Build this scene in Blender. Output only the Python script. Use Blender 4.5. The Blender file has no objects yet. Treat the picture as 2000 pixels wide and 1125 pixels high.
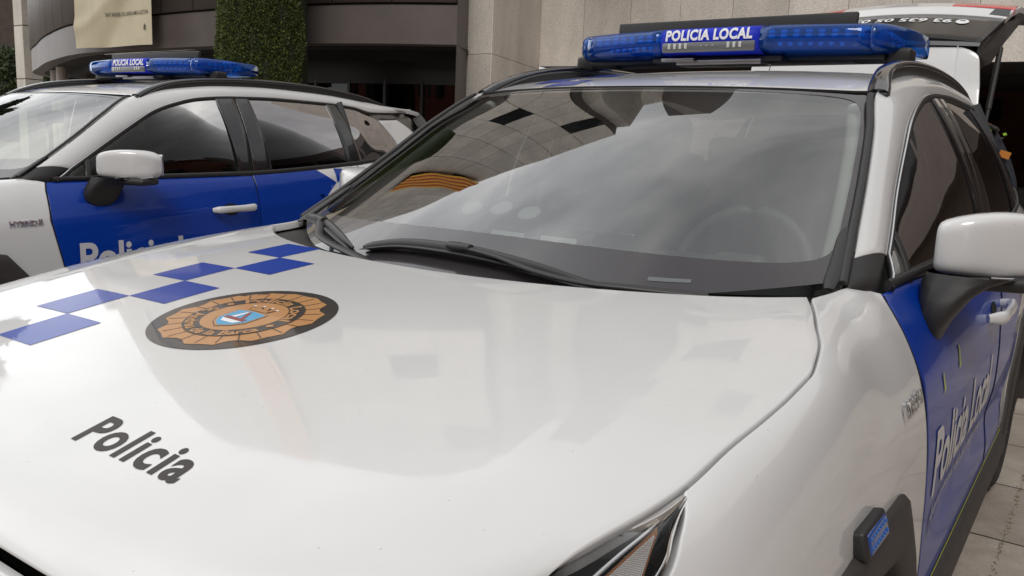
import bpy, bmesh, math, random
import numpy as np
from mathutils import Vector, Matrix
random.seed(7); rng = np.random.default_rng(7)
scene = bpy.context.scene
COL = scene.collection

# ------------------------------------------------------------------ camera
cam_d = bpy.data.cameras.new('camera'); cam = bpy.data.objects.new('camera', cam_d); COL.objects.link(cam)
YAW, PITCH, ROLL, FPX = 35.276, 9.626, 2.424, 1642.0
cam.matrix_world = (Matrix.Translation((1.172, -.298, 1.326)) @ Matrix.Rotation(math.radians(YAW), 4, 'Z')
                    @ Matrix.Rotation(math.radians(90 - PITCH), 4, 'X') @ Matrix.Rotation(math.radians(ROLL), 4, 'Z'))
cam_d.sensor_width = 36; cam_d.lens = 36 * FPX / 2000
cam_d.clip_start = .02; cam_d.clip_end = 600
scene.camera = cam
scene.render.resolution_x = 1024; scene.render.resolution_y = 576

# ------------------------------------------------------------------ sky and sun (overcast)
SUN_EL, SUN_AZ = 50, 150        # degrees; azimuth measured clockwise from +y
world = bpy.data.worlds.new('World'); scene.world = world; world.use_nodes = True
wn = world.node_tree.nodes; wl = world.node_tree.links; wn.clear()
wo = wn.new('ShaderNodeOutputWorld'); bg = wn.new('ShaderNodeBackground'); bg.inputs['Strength'].default_value = .1
sky = wn.new('ShaderNodeTexSky'); sky.sky_type = 'NISHITA'; sky.sun_disc = False
sky.sun_elevation = math.radians(SUN_EL); sky.sun_rotation = math.radians(SUN_AZ)
tc = wn.new('ShaderNodeTexCoord'); mp = wn.new('ShaderNodeMapping'); mp.inputs['Scale'].default_value = (1.0, 1.0, 1.9)
nz = wn.new('ShaderNodeTexNoise'); nz.inputs['Scale'].default_value = 2.6; nz.inputs['Detail'].default_value = 7; nz.inputs['Roughness'].default_value = .52
nz.inputs['Distortion'].default_value = .3
rp = wn.new('ShaderNodeValToRGB'); e = rp.color_ramp.elements
e[0].position = .34; e[0].color = (5.9, 6.0, 6.15, 1); e[1].position = .66; e[1].color = (11.8, 11.7, 11.5, 1)
k = rp.color_ramp.elements.new(.5); k.color = (8.3, 8.35, 8.4, 1)
mx = wn.new('ShaderNodeMix'); mx.data_type = 'RGBA'; mx.inputs['Factor'].default_value = .93
wl.new(tc.outputs['Generated'], mp.inputs['Vector']); wl.new(mp.outputs[0], nz.inputs['Vector']); wl.new(nz.outputs[0], rp.inputs[0])
wl.new(sky.outputs[0], mx.inputs['A']); wl.new(rp.outputs[0], mx.inputs['B']); gv = wn.new('ShaderNodeVectorMath'); gv.operation = 'DOT_PRODUCT'; gv.inputs[1].default_value = tuple(Vector((-.86, .05, .52)).normalized()); wl.new(tc.outputs['Generated'], gv.inputs[0])
gr = wn.new('ShaderNodeMapRange'); gr.interpolation_type = 'SMOOTHSTEP'; gr.inputs['From Min'].default_value = .6; gr.inputs['From Max'].default_value = .95; gr.inputs['To Min'].default_value = .86; gr.inputs['To Max'].default_value = 2.05; wl.new(gv.outputs['Value'], gr.inputs['Value'])
gm_ = wn.new('ShaderNodeVectorMath'); gm_.operation = 'SCALE'; wl.new(mx.outputs['Result'], gm_.inputs[0]); wl.new(gr.outputs[0], gm_.inputs['Scale']); wl.new(gm_.outputs[0], bg.inputs['Color']); wl.new(bg.outputs[0], wo.inputs[0])
sd = bpy.data.lights.new('sun', 'SUN'); sd.energy = 1.5; sd.angle = math.radians(22); sd.color = (1, .96, .9)
so = bpy.data.objects.new('sun', sd); COL.objects.link(so)
az = math.radians(SUN_AZ); el = math.radians(SUN_EL)
so.rotation_euler = Vector((math.sin(az) * math.cos(el), math.cos(az) * math.cos(el), math.sin(el))).to_track_quat('Z', 'Y').to_euler()
scene.view_settings.view_transform = 'Standard'; scene.view_settings.look = 'None'
scene.view_settings.exposure = -0.08; scene.view_settings.gamma = 1

# ------------------------------------------------------------------ materials
def mat(name, col, rough=.5, metal=0., coat=0., coat_r=.03, spec=.5, noise=None, bump=None, vec='Object'):
    """noise=(scale, amount, detail) varies the base colour, bump=(scale, strength)"""
    m = bpy.data.materials.new(name); m.use_nodes = True; n = m.node_tree.nodes; l = m.node_tree.links
    b = n['Principled BSDF']; b.inputs['Base Color'].default_value = (*col, 1); b.inputs['Roughness'].default_value = rough
    b.inputs['Metallic'].default_value = metal; b.inputs['Specular IOR Level'].default_value = spec
    b.inputs['Coat Weight'].default_value = coat; b.inputs['Coat Roughness'].default_value = coat_r
    t = n.new('ShaderNodeTexCoord')
    if noise:
        q = n.new('ShaderNodeTexNoise'); q.inputs['Scale'].default_value = noise[0]; q.inputs['Detail'].default_value = noise[2]; q.inputs['Roughness'].default_value = .65
        l.new(t.outputs[vec], q.inputs['Vector'])
        r = n.new('ShaderNodeValToRGB'); r.color_ramp.elements[0].position = .3; r.color_ramp.elements[1].position = .7
        a = noise[1]; r.color_ramp.elements[0].color = (*[c * (1 - a) for c in col], 1); r.color_ramp.elements[1].color = (*[min(1, c * (1 + a)) for c in col], 1)
        l.new(q.outputs[0], r.inputs[0]); l.new(r.outputs[0], b.inputs['Base Color'])
    if bump:
        q = n.new('ShaderNodeTexNoise'); q.inputs['Scale'].default_value = bump[0]; q.inputs['Detail'].default_value = 4
        l.new(t.outputs[vec], q.inputs['Vector'])
        bn = n.new('ShaderNodeBump'); bn.inputs['Strength'].default_value = bump[1]; bn.inputs['Distance'].default_value = .01
        l.new(q.outputs[0], bn.inputs['Height']); l.new(bn.outputs[0], b.inputs['Normal'])
    return m

def glass(name, tint, ior=1.6, rough=0., refl=(1, 1, 1)):
    """clear sheet: Fresnel mirror over a tinted see-through layer"""
    m = bpy.data.materials.new(name); m.use_nodes = True; n = m.node_tree.nodes; l = m.node_tree.links; n.clear()
    o = n.new('ShaderNodeOutputMaterial'); mi = n.new('ShaderNodeMixShader'); f = n.new('ShaderNodeFresnel'); f.inputs['IOR'].default_value = ior
    t = n.new('ShaderNodeBsdfTransparent'); t.inputs['Color'].default_value = (*tint, 1)
    g = n.new('ShaderNodeBsdfGlossy'); g.inputs['Roughness'].default_value = rough; g.inputs['Color'].default_value = (*refl, 1)
    l.new(f.outputs[0], mi.inputs[0]); l.new(t.outputs[0], mi.inputs[1]); l.new(g.outputs[0], mi.inputs[2]); l.new(mi.outputs[0], o.inputs[0])
    return m

M = {}
def paint(name, col, rough=.42, dirt=.03, coat=1.):
    m = mat(name, col, rough, coat=coat, spec=.5 if coat == 1. else .2, coat_r=.025, noise=(3.0, dirt, 5))
    n = m.node_tree.nodes; l = m.node_tree.links; b = n['Principled BSDF']
    t = n.new('ShaderNodeTexCoord'); q = n.new('ShaderNodeTexNoise'); q.inputs['Scale'].default_value = 22; q.inputs['Detail'].default_value = 6
    l.new(t.outputs['Object'], q.inputs['Vector'])
    r = n.new('ShaderNodeMapRange'); r.inputs['From Min'].default_value = .35; r.inputs['From Max'].default_value = .75
    r.inputs['To Min'].default_value = .02; r.inputs['To Max'].default_value = .09
    l.new(q.outputs[0], r.inputs['Value']); l.new(r.outputs[0], b.inputs['Coat Roughness'])
    return m
def specks(m):
    n = m.node_tree.nodes; l = m.node_tree.links; b = n['Principled BSDF']; src = b.inputs['Base Color'].links[0].from_socket; t = n.new('ShaderNodeTexCoord')
    v = n.new('ShaderNodeTexVoronoi'); v.inputs['Scale'].default_value = 34; l.new(t.outputs['Object'], v.inputs['Vector']); r = n.new('ShaderNodeMapRange'); r.inputs['From Min'].default_value = .035; r.inputs['From Max'].default_value = .05; r.inputs['To Min'].default_value = .72; r.inputs['To Max'].default_value = 1; l.new(v.outputs['Distance'], r.inputs['Value'])
    x = n.new('ShaderNodeMix'); x.data_type = 'RGBA'; x.blend_type = 'MULTIPLY'; x.inputs['Factor'].default_value = 1; l.new(src, x.inputs['A']); l.new(r.outputs[0], x.inputs['B']); l.new(x.outputs['Result'], b.inputs['Base Color']); return m
M['white'] = specks(paint('white_paint', (.655, .655, .655)))
M['blue'] = paint('blue_vinyl', (.0, .036, .31), .35, coat=.45)
M['hood_blue'] = paint('blue_decal', (.0, .038, .33), .35, coat=.4)
M['black_gloss'] = mat('gloss_black', (.008, .008, .009), .2, coat=1., coat_r=.03)
M['hatch_glass'] = mat('hatch_glass', (.010, .010, .011), .15, spec=.12)
M['strobe_blue'] = mat('strobe_blue_lens', (.005, .055, .27), .25, coat=.8); M['strobe_dot'] = mat('strobe_dot', (.02, .13, .45), .3)
M['plastic'] = mat('black_plastic', (.022, .021, .021), .48, bump=(900, .06))
M['wiper'] = mat('wiper_black', (.03, .03, .031), .42, bump=(500, .04))
M['clad'] = mat('cladding_plastic', (.038, .033, .031), .62, noise=(30, .15, 5), bump=(1400, .12))
M['rubber'] = mat('tyre_rubber', (.018, .017, .017), .75, noise=(12, .3, 5), bump=(300, .2))
M['seam'] = mat('panel_gap', (.004, .004, .004), .9)
M['chrome'] = mat('chrome', (.75, .75, .76), .12, metal=1.)
M['alloy'] = mat('wheel_alloy', (.35, .35, .36), .3, metal=.9, noise=(20, .1, 3))
M['dark_trim'] = mat('dark_interior_trim', (.045, .048, .05), .7, noise=(6, .08, 3))
M['light_trim'] = mat('light_interior_trim', (.42, .44, .41), .7, noise=(30, .05, 4))
M['seat'] = mat('seat_fabric', (.03, .03, .032), .9, noise=(20, .1, 3))
M['frit'] = mat('glass_black_border', (.040, .036, .040), .25, spec=.2, coat=1., coat_r=.02); M['frit'].node_tree.nodes['Principled BSDF'].inputs['Coat IOR'].default_value = 1.5
M['glass'] = glass('windshield_glass', (.86, .92, .88), 2.75)
M['side_glass'] = glass('side_glass', (.42, .50, .40), 1.42, 0., (.8, .78, .76))
M['tint_glass'] = glass('privacy_glass', (.035, .033, .03), 1.33, 0., (.42, .40, .40))
M['lamp_glass'] = glass('headlamp_lens', (.90, .91, .91), 1.16)
M['lamp_black'] = mat('headlamp_housing', (.010, .011, .011), .22, coat=.8)
M['orange'] = mat('orange_reflector', (.20, .075, .025), .4)
M['blue_lens'] = glass('blue_lens', (.14, .50, .97), 1.55, .02, (.75, .85, 1))
_n = M['blue_lens'].node_tree; _t = [q for q in _n.nodes if q.type == 'BSDF_TRANSPARENT'][0]; _m = [q for q in _n.nodes if q.type == 'MIX_SHADER'][0]
_d = _n.nodes.new('ShaderNodeBsdfDiffuse'); _d.inputs['Color'].default_value = (.004, .085, .46, 1); _x = _n.nodes.new('ShaderNodeMixShader'); _x.inputs[0].default_value = .38
_n.links.new(_t.outputs[0], _x.inputs[1]); _n.links.new(_d.outputs[0], _x.inputs[2]); _n.links.new(_x.outputs[0], _m.inputs[1])
M['blue_core'] = mat('beacon_base', (.02, .09, .30), .35)
M['led'] = mat('beacon_led_module', (.25, .55, .95), .25, coat=.8)
M['led_clear'] = mat('clear_led_module', (.55, .56, .54), .25, coat=.8)
M['bar_blue'] = mat('bar_sign_blue', (.012, .03, .5), .45, spec=.2)
M['letter_white'] = mat('white_lettering', (.78, .78, .80), .5, spec=.25)
M['letter_silver'] = mat('reflective_silver_lettering', (.58, .58, .62), .35, coat=.3)
M['letter_dark'] = mat('dark_lettering', (.045, .038, .036), .5, spec=.3)
M['badge_gold'] = mat('crest_gold', (.52, .25, .085), .4, coat=.8)
M['badge_black'] = mat('crest_black', (.022, .018, .02), .35, coat=.8)
M['badge_sky'] = mat('crest_sky_blue', (.04, .36, .66), .4, coat=.8)
M['badge_red'] = mat('crest_red', (.25, .012, .02), .4, coat=.8)
M['yellow'] = mat('yellow_line', (.55, .62, .03), .45)
M['red_lamp'] = mat('red_tail_lamp', (.62, .03, .03), .15, coat=1.)
M['green_sticker'] = mat('green_sticker', (.02, .16, .09), .4)
M['tape'] = mat('masking_tape', (.42, .48, .16), .6)

def obj(name, verts, faces, m, parent=None, smooth=True, off=None):
    me = bpy.data.meshes.new(name)
    V = np.asarray(verts, float)
    if off is not None and len(V): V = V - np.array(off)
    me.from_pydata(V.tolist(), [], [list(map(int, f)) for f in faces]); me.update()
    ms = m if isinstance(m, (list, tuple)) else [m]
    for q in ms: me.materials.append(q)
    if smooth: me.polygons.foreach_set('use_smooth', [True] * len(me.polygons))
    o = bpy.data.objects.new(name, me); COL.objects.link(o)
    if parent is not None: o.parent = parent
    return o
def tag(o, label=None, cat=None, group=None, kind=None):
    if label: o['label'] = label
    if cat: o['category'] = cat
    if group: o['group'] = group
    if kind: o['kind'] = kind
    return o
def empty(name, loc, rz=0):
    o = bpy.data.objects.new(name, None); COL.objects.link(o); o.location = loc; o.rotation_euler = (0, 0, rz); o.empty_display_size = .3
    return o

class MB:
    """collects geometry of ONE part"""
    def __init__(s): s.v = []; s.f = []
    def add(s, V, F):
        n = len(s.v); s.v += [tuple(map(float, p)) for p in V]; s.f += [[i + n for i in f] for f in F]; return s
    def box(s, c, d, R=None):
        c = np.array(c, float); d = np.array(d, float) / 2
        V = np.array([[x, y, z] for x in (-1, 1) for y in (-1, 1) for z in (-1, 1)]) * d
        if R is not None: V = V @ np.array(R).T
        return s.add(V + c, [(0, 1, 3, 2), (4, 6, 7, 5), (0, 4, 5, 1), (2, 3, 7, 6), (0, 2, 6, 4), (1, 5, 7, 3)])
    def rbox(s, c, d, r=.01, R=None, n=3):
        """rounded box"""
        c = np.array(c, float); h = np.array(d, float) / 2; r = min(r, h.min() * .98)
        bm = bmesh.new(); bmesh.ops.create_cube(bm, size=2)
        for v in bm.verts: v.co = Vector((v.co.x * h[0], v.co.y * h[1], v.co.z * h[2]))
        bmesh.ops.bevel(bm, geom=bm.edges[:], offset=r, segments=n, affect='EDGES', profile=.5)
        bm.verts.ensure_lookup_table(); V = np.array([v.co[:] for v in bm.verts]); F = [[v.index for v in f.verts] for f in bm.faces]; bm.free()
        if R is not None: V = V @ np.array(R).T
        return s.add(V + c, F)
    def tube(s, pts, r, n=10, sq=None, cap=True):
        P = np.array(pts, float); N = len(P); r = np.ones(N) * r if np.isscalar(r) else np.array(r)
        T = np.gradient(P, axis=0); T /= np.linalg.norm(T, axis=1)[:, None] + 1e-12
        up = np.array([0, 0, 1.]) if abs(T[0, 2]) < .9 else np.array([1., 0, 0]); V = []
        for i in range(N):
            a = np.cross(up, T[i]); a /= np.linalg.norm(a) + 1e-12; b = np.cross(T[i], a)
            for k in range(n):
                t = 2 * math.pi * k / n; ra, rb = (r[i], r[i]) if sq is None else (r[i] * sq[0], r[i] * sq[1])
                V.append(P[i] + a * math.cos(t) * ra + b * math.sin(t) * rb)
        F = [(i * n + k, i * n + (k + 1) % n, (i + 1) * n + (k + 1) % n, (i + 1) * n + k) for i in range(N - 1) for k in range(n)]
        if cap:
            V = V + V[:n] + V[(N - 1) * n:N * n]; F += [tuple(N * n + k for k in range(n))[::-1], tuple((N + 1) * n + k for k in range(n))]
        return s.add(V, F)
    def grid(s, G):
        G = np.array(G, float); n, m = G.shape[:2]
        return s.add(G.reshape(-1, 3), [(i * m + j, i * m + j + 1, (i + 1) * m + j + 1, (i + 1) * m + j) for i in range(n - 1) for j in range(m - 1)])
    def build(s, name, m, parent=None, smooth=True, off=None): return obj(name, s.v, s.f, m, parent, smooth, off)

def norm(v): return v / (np.linalg.norm(v, axis=-1, keepdims=True) + 1e-12)
def gnormals(G):
    a = np.gradient(G, axis=0); b = np.gradient(G, axis=1); return norm(np.cross(a, b))
def panelize(G, gap=.002, depth=.014, out=None, edges=(1, 1, 1, 1)):
    """grid with rolled edges; out = rough outward direction used to fix normals; edges (i0,i1,j0,j1)"""
    G = np.array(G, float); N = gnormals(G)
    if out is not None and np.mean(np.sum(N * np.array(out), -1)) < 0:
        G = G[:, ::-1]; N = gnormals(G); edges = (edges[0], edges[1], edges[3], edges[2])
    def ext(G, N, axis, end):
        G = np.moveaxis(G, axis, 0); N = np.moveaxis(N, axis, 0)
        if end: G = G[::-1]; N = N[::-1]
        t = norm(G[0] - G[1]); n0 = N[0]; e0 = G[0] - t * gap
        rows = [e0 - t * .004 * 0 - n0 * depth + t * .0, e0 - n0 * .0035, e0 - t * .0008 - n0 * .0009, e0 - t * .003]
        G2 = np.concatenate([np.stack(rows), G[1:]], 0); N2 = np.concatenate([np.stack([n0] * 4), N[1:]], 0)
        if end: G2 = G2[::-1]; N2 = N2[::-1]
        return np.moveaxis(G2, 0, axis), np.moveaxis(N2, 0, axis)
    for k, (ax, en) in enumerate(((0, 0), (0, 1), (1, 0), (1, 1))):
        if edges[k]: G, N = ext(G, N, ax, en)
    return G
def MX(G): G = np.array(G, float).copy(); G[..., 0] *= -1; return G

def itp(x, xs, ys):
    """smooth monotone (pchip) interpolation, vectorised"""
    xs = np.array(xs, float); ys = np.array(ys, float); x = np.asarray(x, float)
    h = np.diff(xs); d = np.diff(ys) / h; m = np.zeros_like(xs); m[0] = d[0]; m[-1] = d[-1]
    for i in range(1, len(xs) - 1):
        if d[i - 1] * d[i] > 0:
            w1 = 2 * h[i] + h[i - 1]; w2 = h[i] + 2 * h[i - 1]; m[i] = (w1 + w2) / (w1 / d[i - 1] + w2 / d[i])
    xc = np.clip(x, xs[0], xs[-1]); i = np.clip(np.searchsorted(xs, xc, side='right') - 1, 0, len(h) - 1); t = (xc - xs[i]) / h[i]
    return (2 * t**3 - 3 * t**2 + 1) * ys[i] + (t**3 - 2 * t**2 + t) * h[i] * m[i] + (-2 * t**3 + 3 * t**2) * ys[i + 1] + (t**3 - t**2) * h[i] * m[i + 1]
def spl(pts, n):
    """Catmull-Rom polyline through points, n samples"""
    P = np.array(pts, float); d = np.r_[0, np.cumsum(np.linalg.norm(np.diff(P, axis=0), axis=1) ** .5)]
    T = np.linspace(0, d[-1], n); m = np.gradient(P, d, axis=0); out = []
    for t in T:
        i = min(max(np.searchsorted(d, t, side='right') - 1, 0), len(d) - 2); h = d[i + 1] - d[i]; u = (t - d[i]) / h
        out.append((2*u**3-3*u**2+1)*P[i] + (u**3-2*u**2+u)*h*m[i] + (-2*u**3+3*u**2)*P[i+1] + (u**3-u**2)*h*m[i+1])
    return np.array(out)
def resample(P, n):
    P = np.array(P, float); d = np.r_[0, np.cumsum(np.linalg.norm(np.diff(P, axis=0), axis=1))]; t = np.linspace(0, d[-1], n)
    return np.stack([np.interp(t, d, P[:, k]) for k in range(P.shape[1])], -1)

# ------------------------------------------------------------------ lettering and flat decals
def text2d(s, bold=0., shear=0., align='LEFT', spacing=1.):
    c = bpy.data.curves.new('text', 'FONT'); c.body = s; c.size = 1; c.offset = bold; c.shear = shear; c.align_x = align; c.space_character = spacing
    c.resolution_u = 4
    o = bpy.data.objects.new('text', c); COL.objects.link(o)
    dg = bpy.context.evaluated_depsgraph_get(); me = bpy.data.meshes.new_from_object(o.evaluated_get(dg))
    V = np.array([v.co[:2] for v in me.vertices]); F = [list(p.vertices) for p in me.polygons]
    bpy.data.objects.remove(o); bpy.data.meshes.remove(me); bpy.data.curves.remove(c)
    return V, F
def cut2d(V, F, step):
    """slice a flat mesh along a square grid so that it can follow a curved surface"""
    bm = bmesh.new(); vs = [bm.verts.new((p[0], p[1], 0)) for p in V]
    for f in F:
        try: bm.faces.new([vs[i] for i in f])
        except ValueError: pass
    bmesh.ops.triangulate(bm, faces=bm.faces[:])
    V = np.array(V); lo = V.min(0); hi = V.max(0)
    for ax in (0, 1):
        st = step if np.isscalar(step) else step[ax]
        for c in np.arange(lo[ax] + st / 2, hi[ax], st):
            co = [0, 0, 0]; co[ax] = c; no = [0, 0, 0]; no[ax] = 1
            bmesh.ops.bisect_plane(bm, geom=bm.verts[:] + bm.edges[:] + bm.faces[:], plane_co=co, plane_no=no)
    bmesh.ops.triangulate(bm, faces=bm.faces[:])
    bm.verts.ensure_lookup_table(); bm.verts.index_update()
    V2 = np.array([v.co[:2] for v in bm.verts]); F2 = [[v.index for v in f.verts] for f in bm.faces]; bm.free()
    return V2, F2
def fit_text(s, x0, y0, w, h, **kw):
    """2D text placed with baseline-left (x0,y0), total width w and capital height h"""
    V, F = text2d(s, **kw); caps = V[:, 1].max(); V = V.copy()
    V[:, 0] = (V[:, 0] - V[:, 0].min()) * w / np.ptp(V[:, 0]) + x0; V[:, 1] = V[:, 1] * h / caps + y0
    return V, F
def decal(name, V, F, fn, m, parent, off, lift=.0018, step=.02):
    """maps a 2D mesh on a surface; fn(u,v)->(point, normal)"""
    V, F = cut2d(V, F, step); P, N = fn(V[:, 0], V[:, 1]); P = P + N * lift
    # orientation
    a = P[F[0][1]] - P[F[0][0]]; b = P[F[0][2]] - P[F[0][0]]
    if np.dot(np.cross(a, b), N[F[0][0]]) < 0: F = [f[::-1] for f in F]
    return obj(name, P, F, m, parent, True, off)
def numn(f):
    """wrap a point function with numerical normals"""
    def g(u, v, sgn=1):
        e = 1e-3; p = f(u, v); a = (f(u + e, v) - p); b = (f(u, v + e) - p); return p, norm(np.cross(a, b)) * sgn
    return g

# ================================================================== CAR SURFACES (car frame: x to driver side, y rearwards, z up)
def H(x, y):
    t = y - .6; x = np.abs(x)
    z = 1.02 + .1387 * t - .0685 * t * t + .0049 * x * x - .091 * x**4 + .0586 * x * x * t
    ridge = .007 * np.exp(-((x - (.60 + .12 * y)) / .045) ** 2) * np.clip((y - .1) / .5, 0, 1)
    valley = -.005 * np.exp(-((x - (.47 + .13 * y)) / .07) ** 2) * np.clip((y - .1) / .5, 0, 1)
    return z + ridge * .22 + valley * .15
HR = lambda x: 1.0104 + .1683 * x**2 + .4323 * x**4           # rear edge of the bonnet
SEAM = np.array([(.742,1.245),(.773,1.173),(.8054,1.085),(.830,1.02),(.844,.96),(.8545,.894),(.8536,.81),(.8492,.733),(.8391,.624),(.8341,.54),(.8213,.4635),(.808,.4115),(.794,.3575),(.782,.3137)])
def seam_x(y): return itp(y, SEAM[::-1, 1], SEAM[::-1, 0])
YF = lambda x: itp(np.abs(x), [0, .30, .43, .56, .66, .74, .782], [.046, .053, .060, .082, .13, .215, .3137])   # front edge of the bonnet
HSEAM = H(SEAM[:, 0], SEAM[:, 1])
PZ = [.38, .527, .60, .644, .757, .83, .903, .93, .975, 1.029, 1.052, 1.07, 1.083]
PX = [.940, .945, .944, .944, .942, .936, .924, .913, .891, .856, .836, .822, .79]
DZY = [.1, .314, .54, .62, .73, .81, .90, 1.1, 1.25, 1.43, 2., 2.6, 3.1, 3.45, 3.8, 4.1]
DZV = [-.17, -.145, -.086, -.063, -.038, -.022, -.010, -.010, -.004, 0, .013, .028, .060, .088, .12, .14]
BLY = [1.45, 1.50, 1.75, 2.0, 2.3, 2.6, 3.1, 3.45, 3.75, 3.95, 4.3]
BLX = [.822, .826, .842, .855, .865, .872, .874, .866, .838, .806, .738]
BLZ = [1.070, 1.072, 1.078, 1.083, 1.090, 1.098, 1.130, 1.158, 1.188, 1.215, 1.225]
blx = lambda y: itp(y, BLY, BLX); blz = lambda y: itp(y, BLY, BLZ)
def FX(y, z):
    y = np.asarray(y, float); z = np.asarray(z, float)
    w = np.clip((z - .45) / .45, 0, 1); zz = z - itp(y, DZY, DZV) * w
    x = itp(zz, PZ, PX)
    s = np.clip((zz - .90) / .17, 0, 1); x = x + (blx(np.maximum(y, 1.45)) - .822) * s * s * (3 - 2 * s)
    x = x - .016 * np.exp(-((z - .56) / .07) ** 2) * np.clip((y - 1.5) / .3, 0, 1) * np.clip((3.25 - y) / .3, 0, 1)
    x = x + .008 * np.exp(-((z - .90 - .045 * (y - 1.5)) / .055) ** 2) * np.clip((y - 1.7) / .5, 0, 1)
    x = x - np.clip(y - 3.95, 0, 9) ** 2 * .30 - np.clip(.55 - y, 0, 9) ** 2 * .9
    return x
DO = np.array([(.812,1.50,1.075),(.787,1.65,1.165),(.758,1.80,1.255),(.735,1.95,1.345),(.714,2.10,1.428),(.702,2.22,1.470),(.690,2.38,1.508),(.677,2.63,1.532),(.670,3.0,1.545),(.668,3.4,1.543),(.670,3.62,1.532),(.664,3.80,1.507),(.615,4.1,1.517),(.55,4.38,1.542)])
IN = np.array([(.780,1.37,1.090),(.755,1.50,1.168),(.722,1.68,1.284),(.688,1.84,1.392),(.642,2.01,1.490),(.624,2.15,1.530),(.614,2.335,1.562),(.610,2.6,1.592),(.610,3.0,1.607),(.610,3.4,1.601),(.606,3.65,1.588),(.603,3.85,1.573),(.59,4.08,1.557),(.55,4.34,1.553)])
dox = lambda y: itp(y, DO[:, 1], DO[:, 0]); doz = lambda y: itp(y, DO[:, 1], DO[:, 2])
def GX(y, z):
    """side glazing surface"""
    y = np.asarray(y, float); a = blz(y); b = np.maximum(doz(y), a + .05); f = np.clip((z - a) / (b - a), -.2, 1.2)
    return blx(y) + (dox(y) - blx(y)) * f + .027 * 4 * f * (1 - f) * np.clip((b - a) / .42, 0, 1) * np.clip((4.2 - y) / .6, 0, 1)
def GXf(u, v): return np.stack([GX(u, v), u, v], -1)
def FXf(u, v): return np.stack([FX(u, v), u, v], -1)
RY = [1.9, 2.05, 2.2, 2.4, 2.6, 3.0, 3.4, 3.8, 4.05, 4.28]
def roofz(x, y):
    zc = itp(y, RY, [1.503, 1.537, 1.563, 1.592, 1.614, 1.638, 1.640, 1.622, 1.604, 1.584])
    ze = itp(y, RY, [1.462, 1.503, 1.540, 1.568, 1.590, 1.607, 1.602, 1.578, 1.560, 1.553])
    s = np.clip(np.abs(x) / .61, 0, 1); z = zc + (ze - zc) * s ** 2.3
    return z - .004 * np.exp(-((np.abs(x) - .50) / .02) ** 2) * 0
def WIN(s, t):
    """windscreen; s -1..1 across, t 0 bottom .. 1 header"""
    t = np.asarray(t, float); s = np.asarray(s, float)
    yc = 1.02 + t * (1.905 - 1.02); zc = itp(t, [0, .25, .5, .75, 1], [1.030, 1.166, 1.291, 1.405, 1.505])
    side = IN[:5]; d = [-.14, .0, .28, .55, 1.0]
    sx = itp(t, [-.02, .18, .46, .73, 1.0], side[:, 0]) - .012; sy = itp(t, [-.02, .18, .46, .73, 1.0], side[:, 1]); sz = itp(t, [-.02, .18, .46, .73, 1.0], side[:, 2]) - .004
    a = np.abs(s) ** 2.15
    return np.stack([s * sx, yc + (sy - yc) * a, zc + (sz - zc) * a], -1)

STROBE = (.942, .792)
OFF = (0, 2.3, 0)     # root of a car stands under its middle
def arch_z(y, yc, r=.455):
    """wheel opening of the white panels (angular arch)"""
    ys = np.array([yc - .52, yc - .43, yc - .28, yc + .27, yc + .42, yc + .53]); zs = np.array([.36, .56, .748, .756, .56, .36])
    return np.interp(y, ys, zs)

SFZ = [.40, .527, .644, .757, .83, .90, .975, 1.03, 1.07]; SFY = [1.50, 1.49, 1.47, 1.445, 1.43, 1.42, 1.43, 1.44, 1.457]   # gap between wing and front door
FEZ = [.40, .60, .75, .80, .86, .90, .917, .924, .939, .953, .96, .975]; FEY = [.24, .24, .25, .28, .33, .385, .418, .435, .466, .508, .535, .562]     # front edge of the wing (behind the lamp)
def section(y, n=60, zb=None):
    """outline of the wing at y, from the bonnet gap outwards and down"""
    if y <= 1.235: S = np.array([float(seam_x(y)), float(H(seam_x(y), y))])
    else:
        q = spl([(.746, 1.235, 1.078), (.760, 1.31, 1.081), (.777, 1.38, 1.086), (.822, 1.457, 1.072)], 41); S = np.array([np.interp(y, q[:, 1], q[:, 0]), np.interp(y, q[:, 1], q[:, 2])])
    zb = float(arch_z(y, .925)) if zb is None else zb
    if y < .8: zb = max(zb, .60)
    drop = .15; z1 = S[1] - drop; x1 = float(FX(y, z1)); sl = (float(FX(y, z1 - .03)) - x1) / .03
    B0 = S; B3 = np.array([x1, z1]); B1 = S + np.array([.48 * (x1 - S[0]) + .006, -.012]); B2 = B3 + np.array([-sl * .075, .075])
    t = np.linspace(0, 1, 40)[:, None]; bz = (1-t)**3*B0 + 3*(1-t)**2*t*B1 + 3*(1-t)*t*t*B2 + t**3*B3
    zz = np.linspace(z1, zb, 30)[1:]; low = np.stack([FX(np.full(29, y), zz), zz], -1); c = resample(np.concatenate([bz, low]), n)
    w = np.clip((y - 1.22) / .22, 0, 1); w = w * w * (3 - 2 * w)
    if w > 0:
        zz = np.linspace(S[1] - .004, zb, 80); x = FX(np.full(80, max(y, 1.43)), zz); x = S[0] + (x - S[0]) * 1.0; pr = np.stack([np.maximum(x, S[0]), zz], -1); pr[0] = S; c = c * (1 - w) + resample(pr, n) * w
    return c
SECY = np.linspace(.20, 1.50, 160); SECT = []
for y_ in SECY: c_ = section(float(y_)); SECT.append(np.stack([c_[:, 0], np.full(60, y_), c_[:, 1]], -1))
SECT = np.array(SECT)
_w = np.clip(np.arange(60) / 8., 0, 1)[None, :]
for _ in range(40):
    for k_ in (0, 2): SECT[1:-1, :, k_] += _w * ((SECT[:-2, :, k_] + 2 * SECT[1:-1, :, k_] + SECT[2:, :, k_]) / 4 - SECT[1:-1, :, k_])
for _ in range(6):
    for k_ in (0, 2): SECT[:, 1:-1, k_] = (SECT[:, :-2, k_] + 2 * SECT[:, 1:-1, k_] + SECT[:, 2:, k_]) / 4
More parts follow.
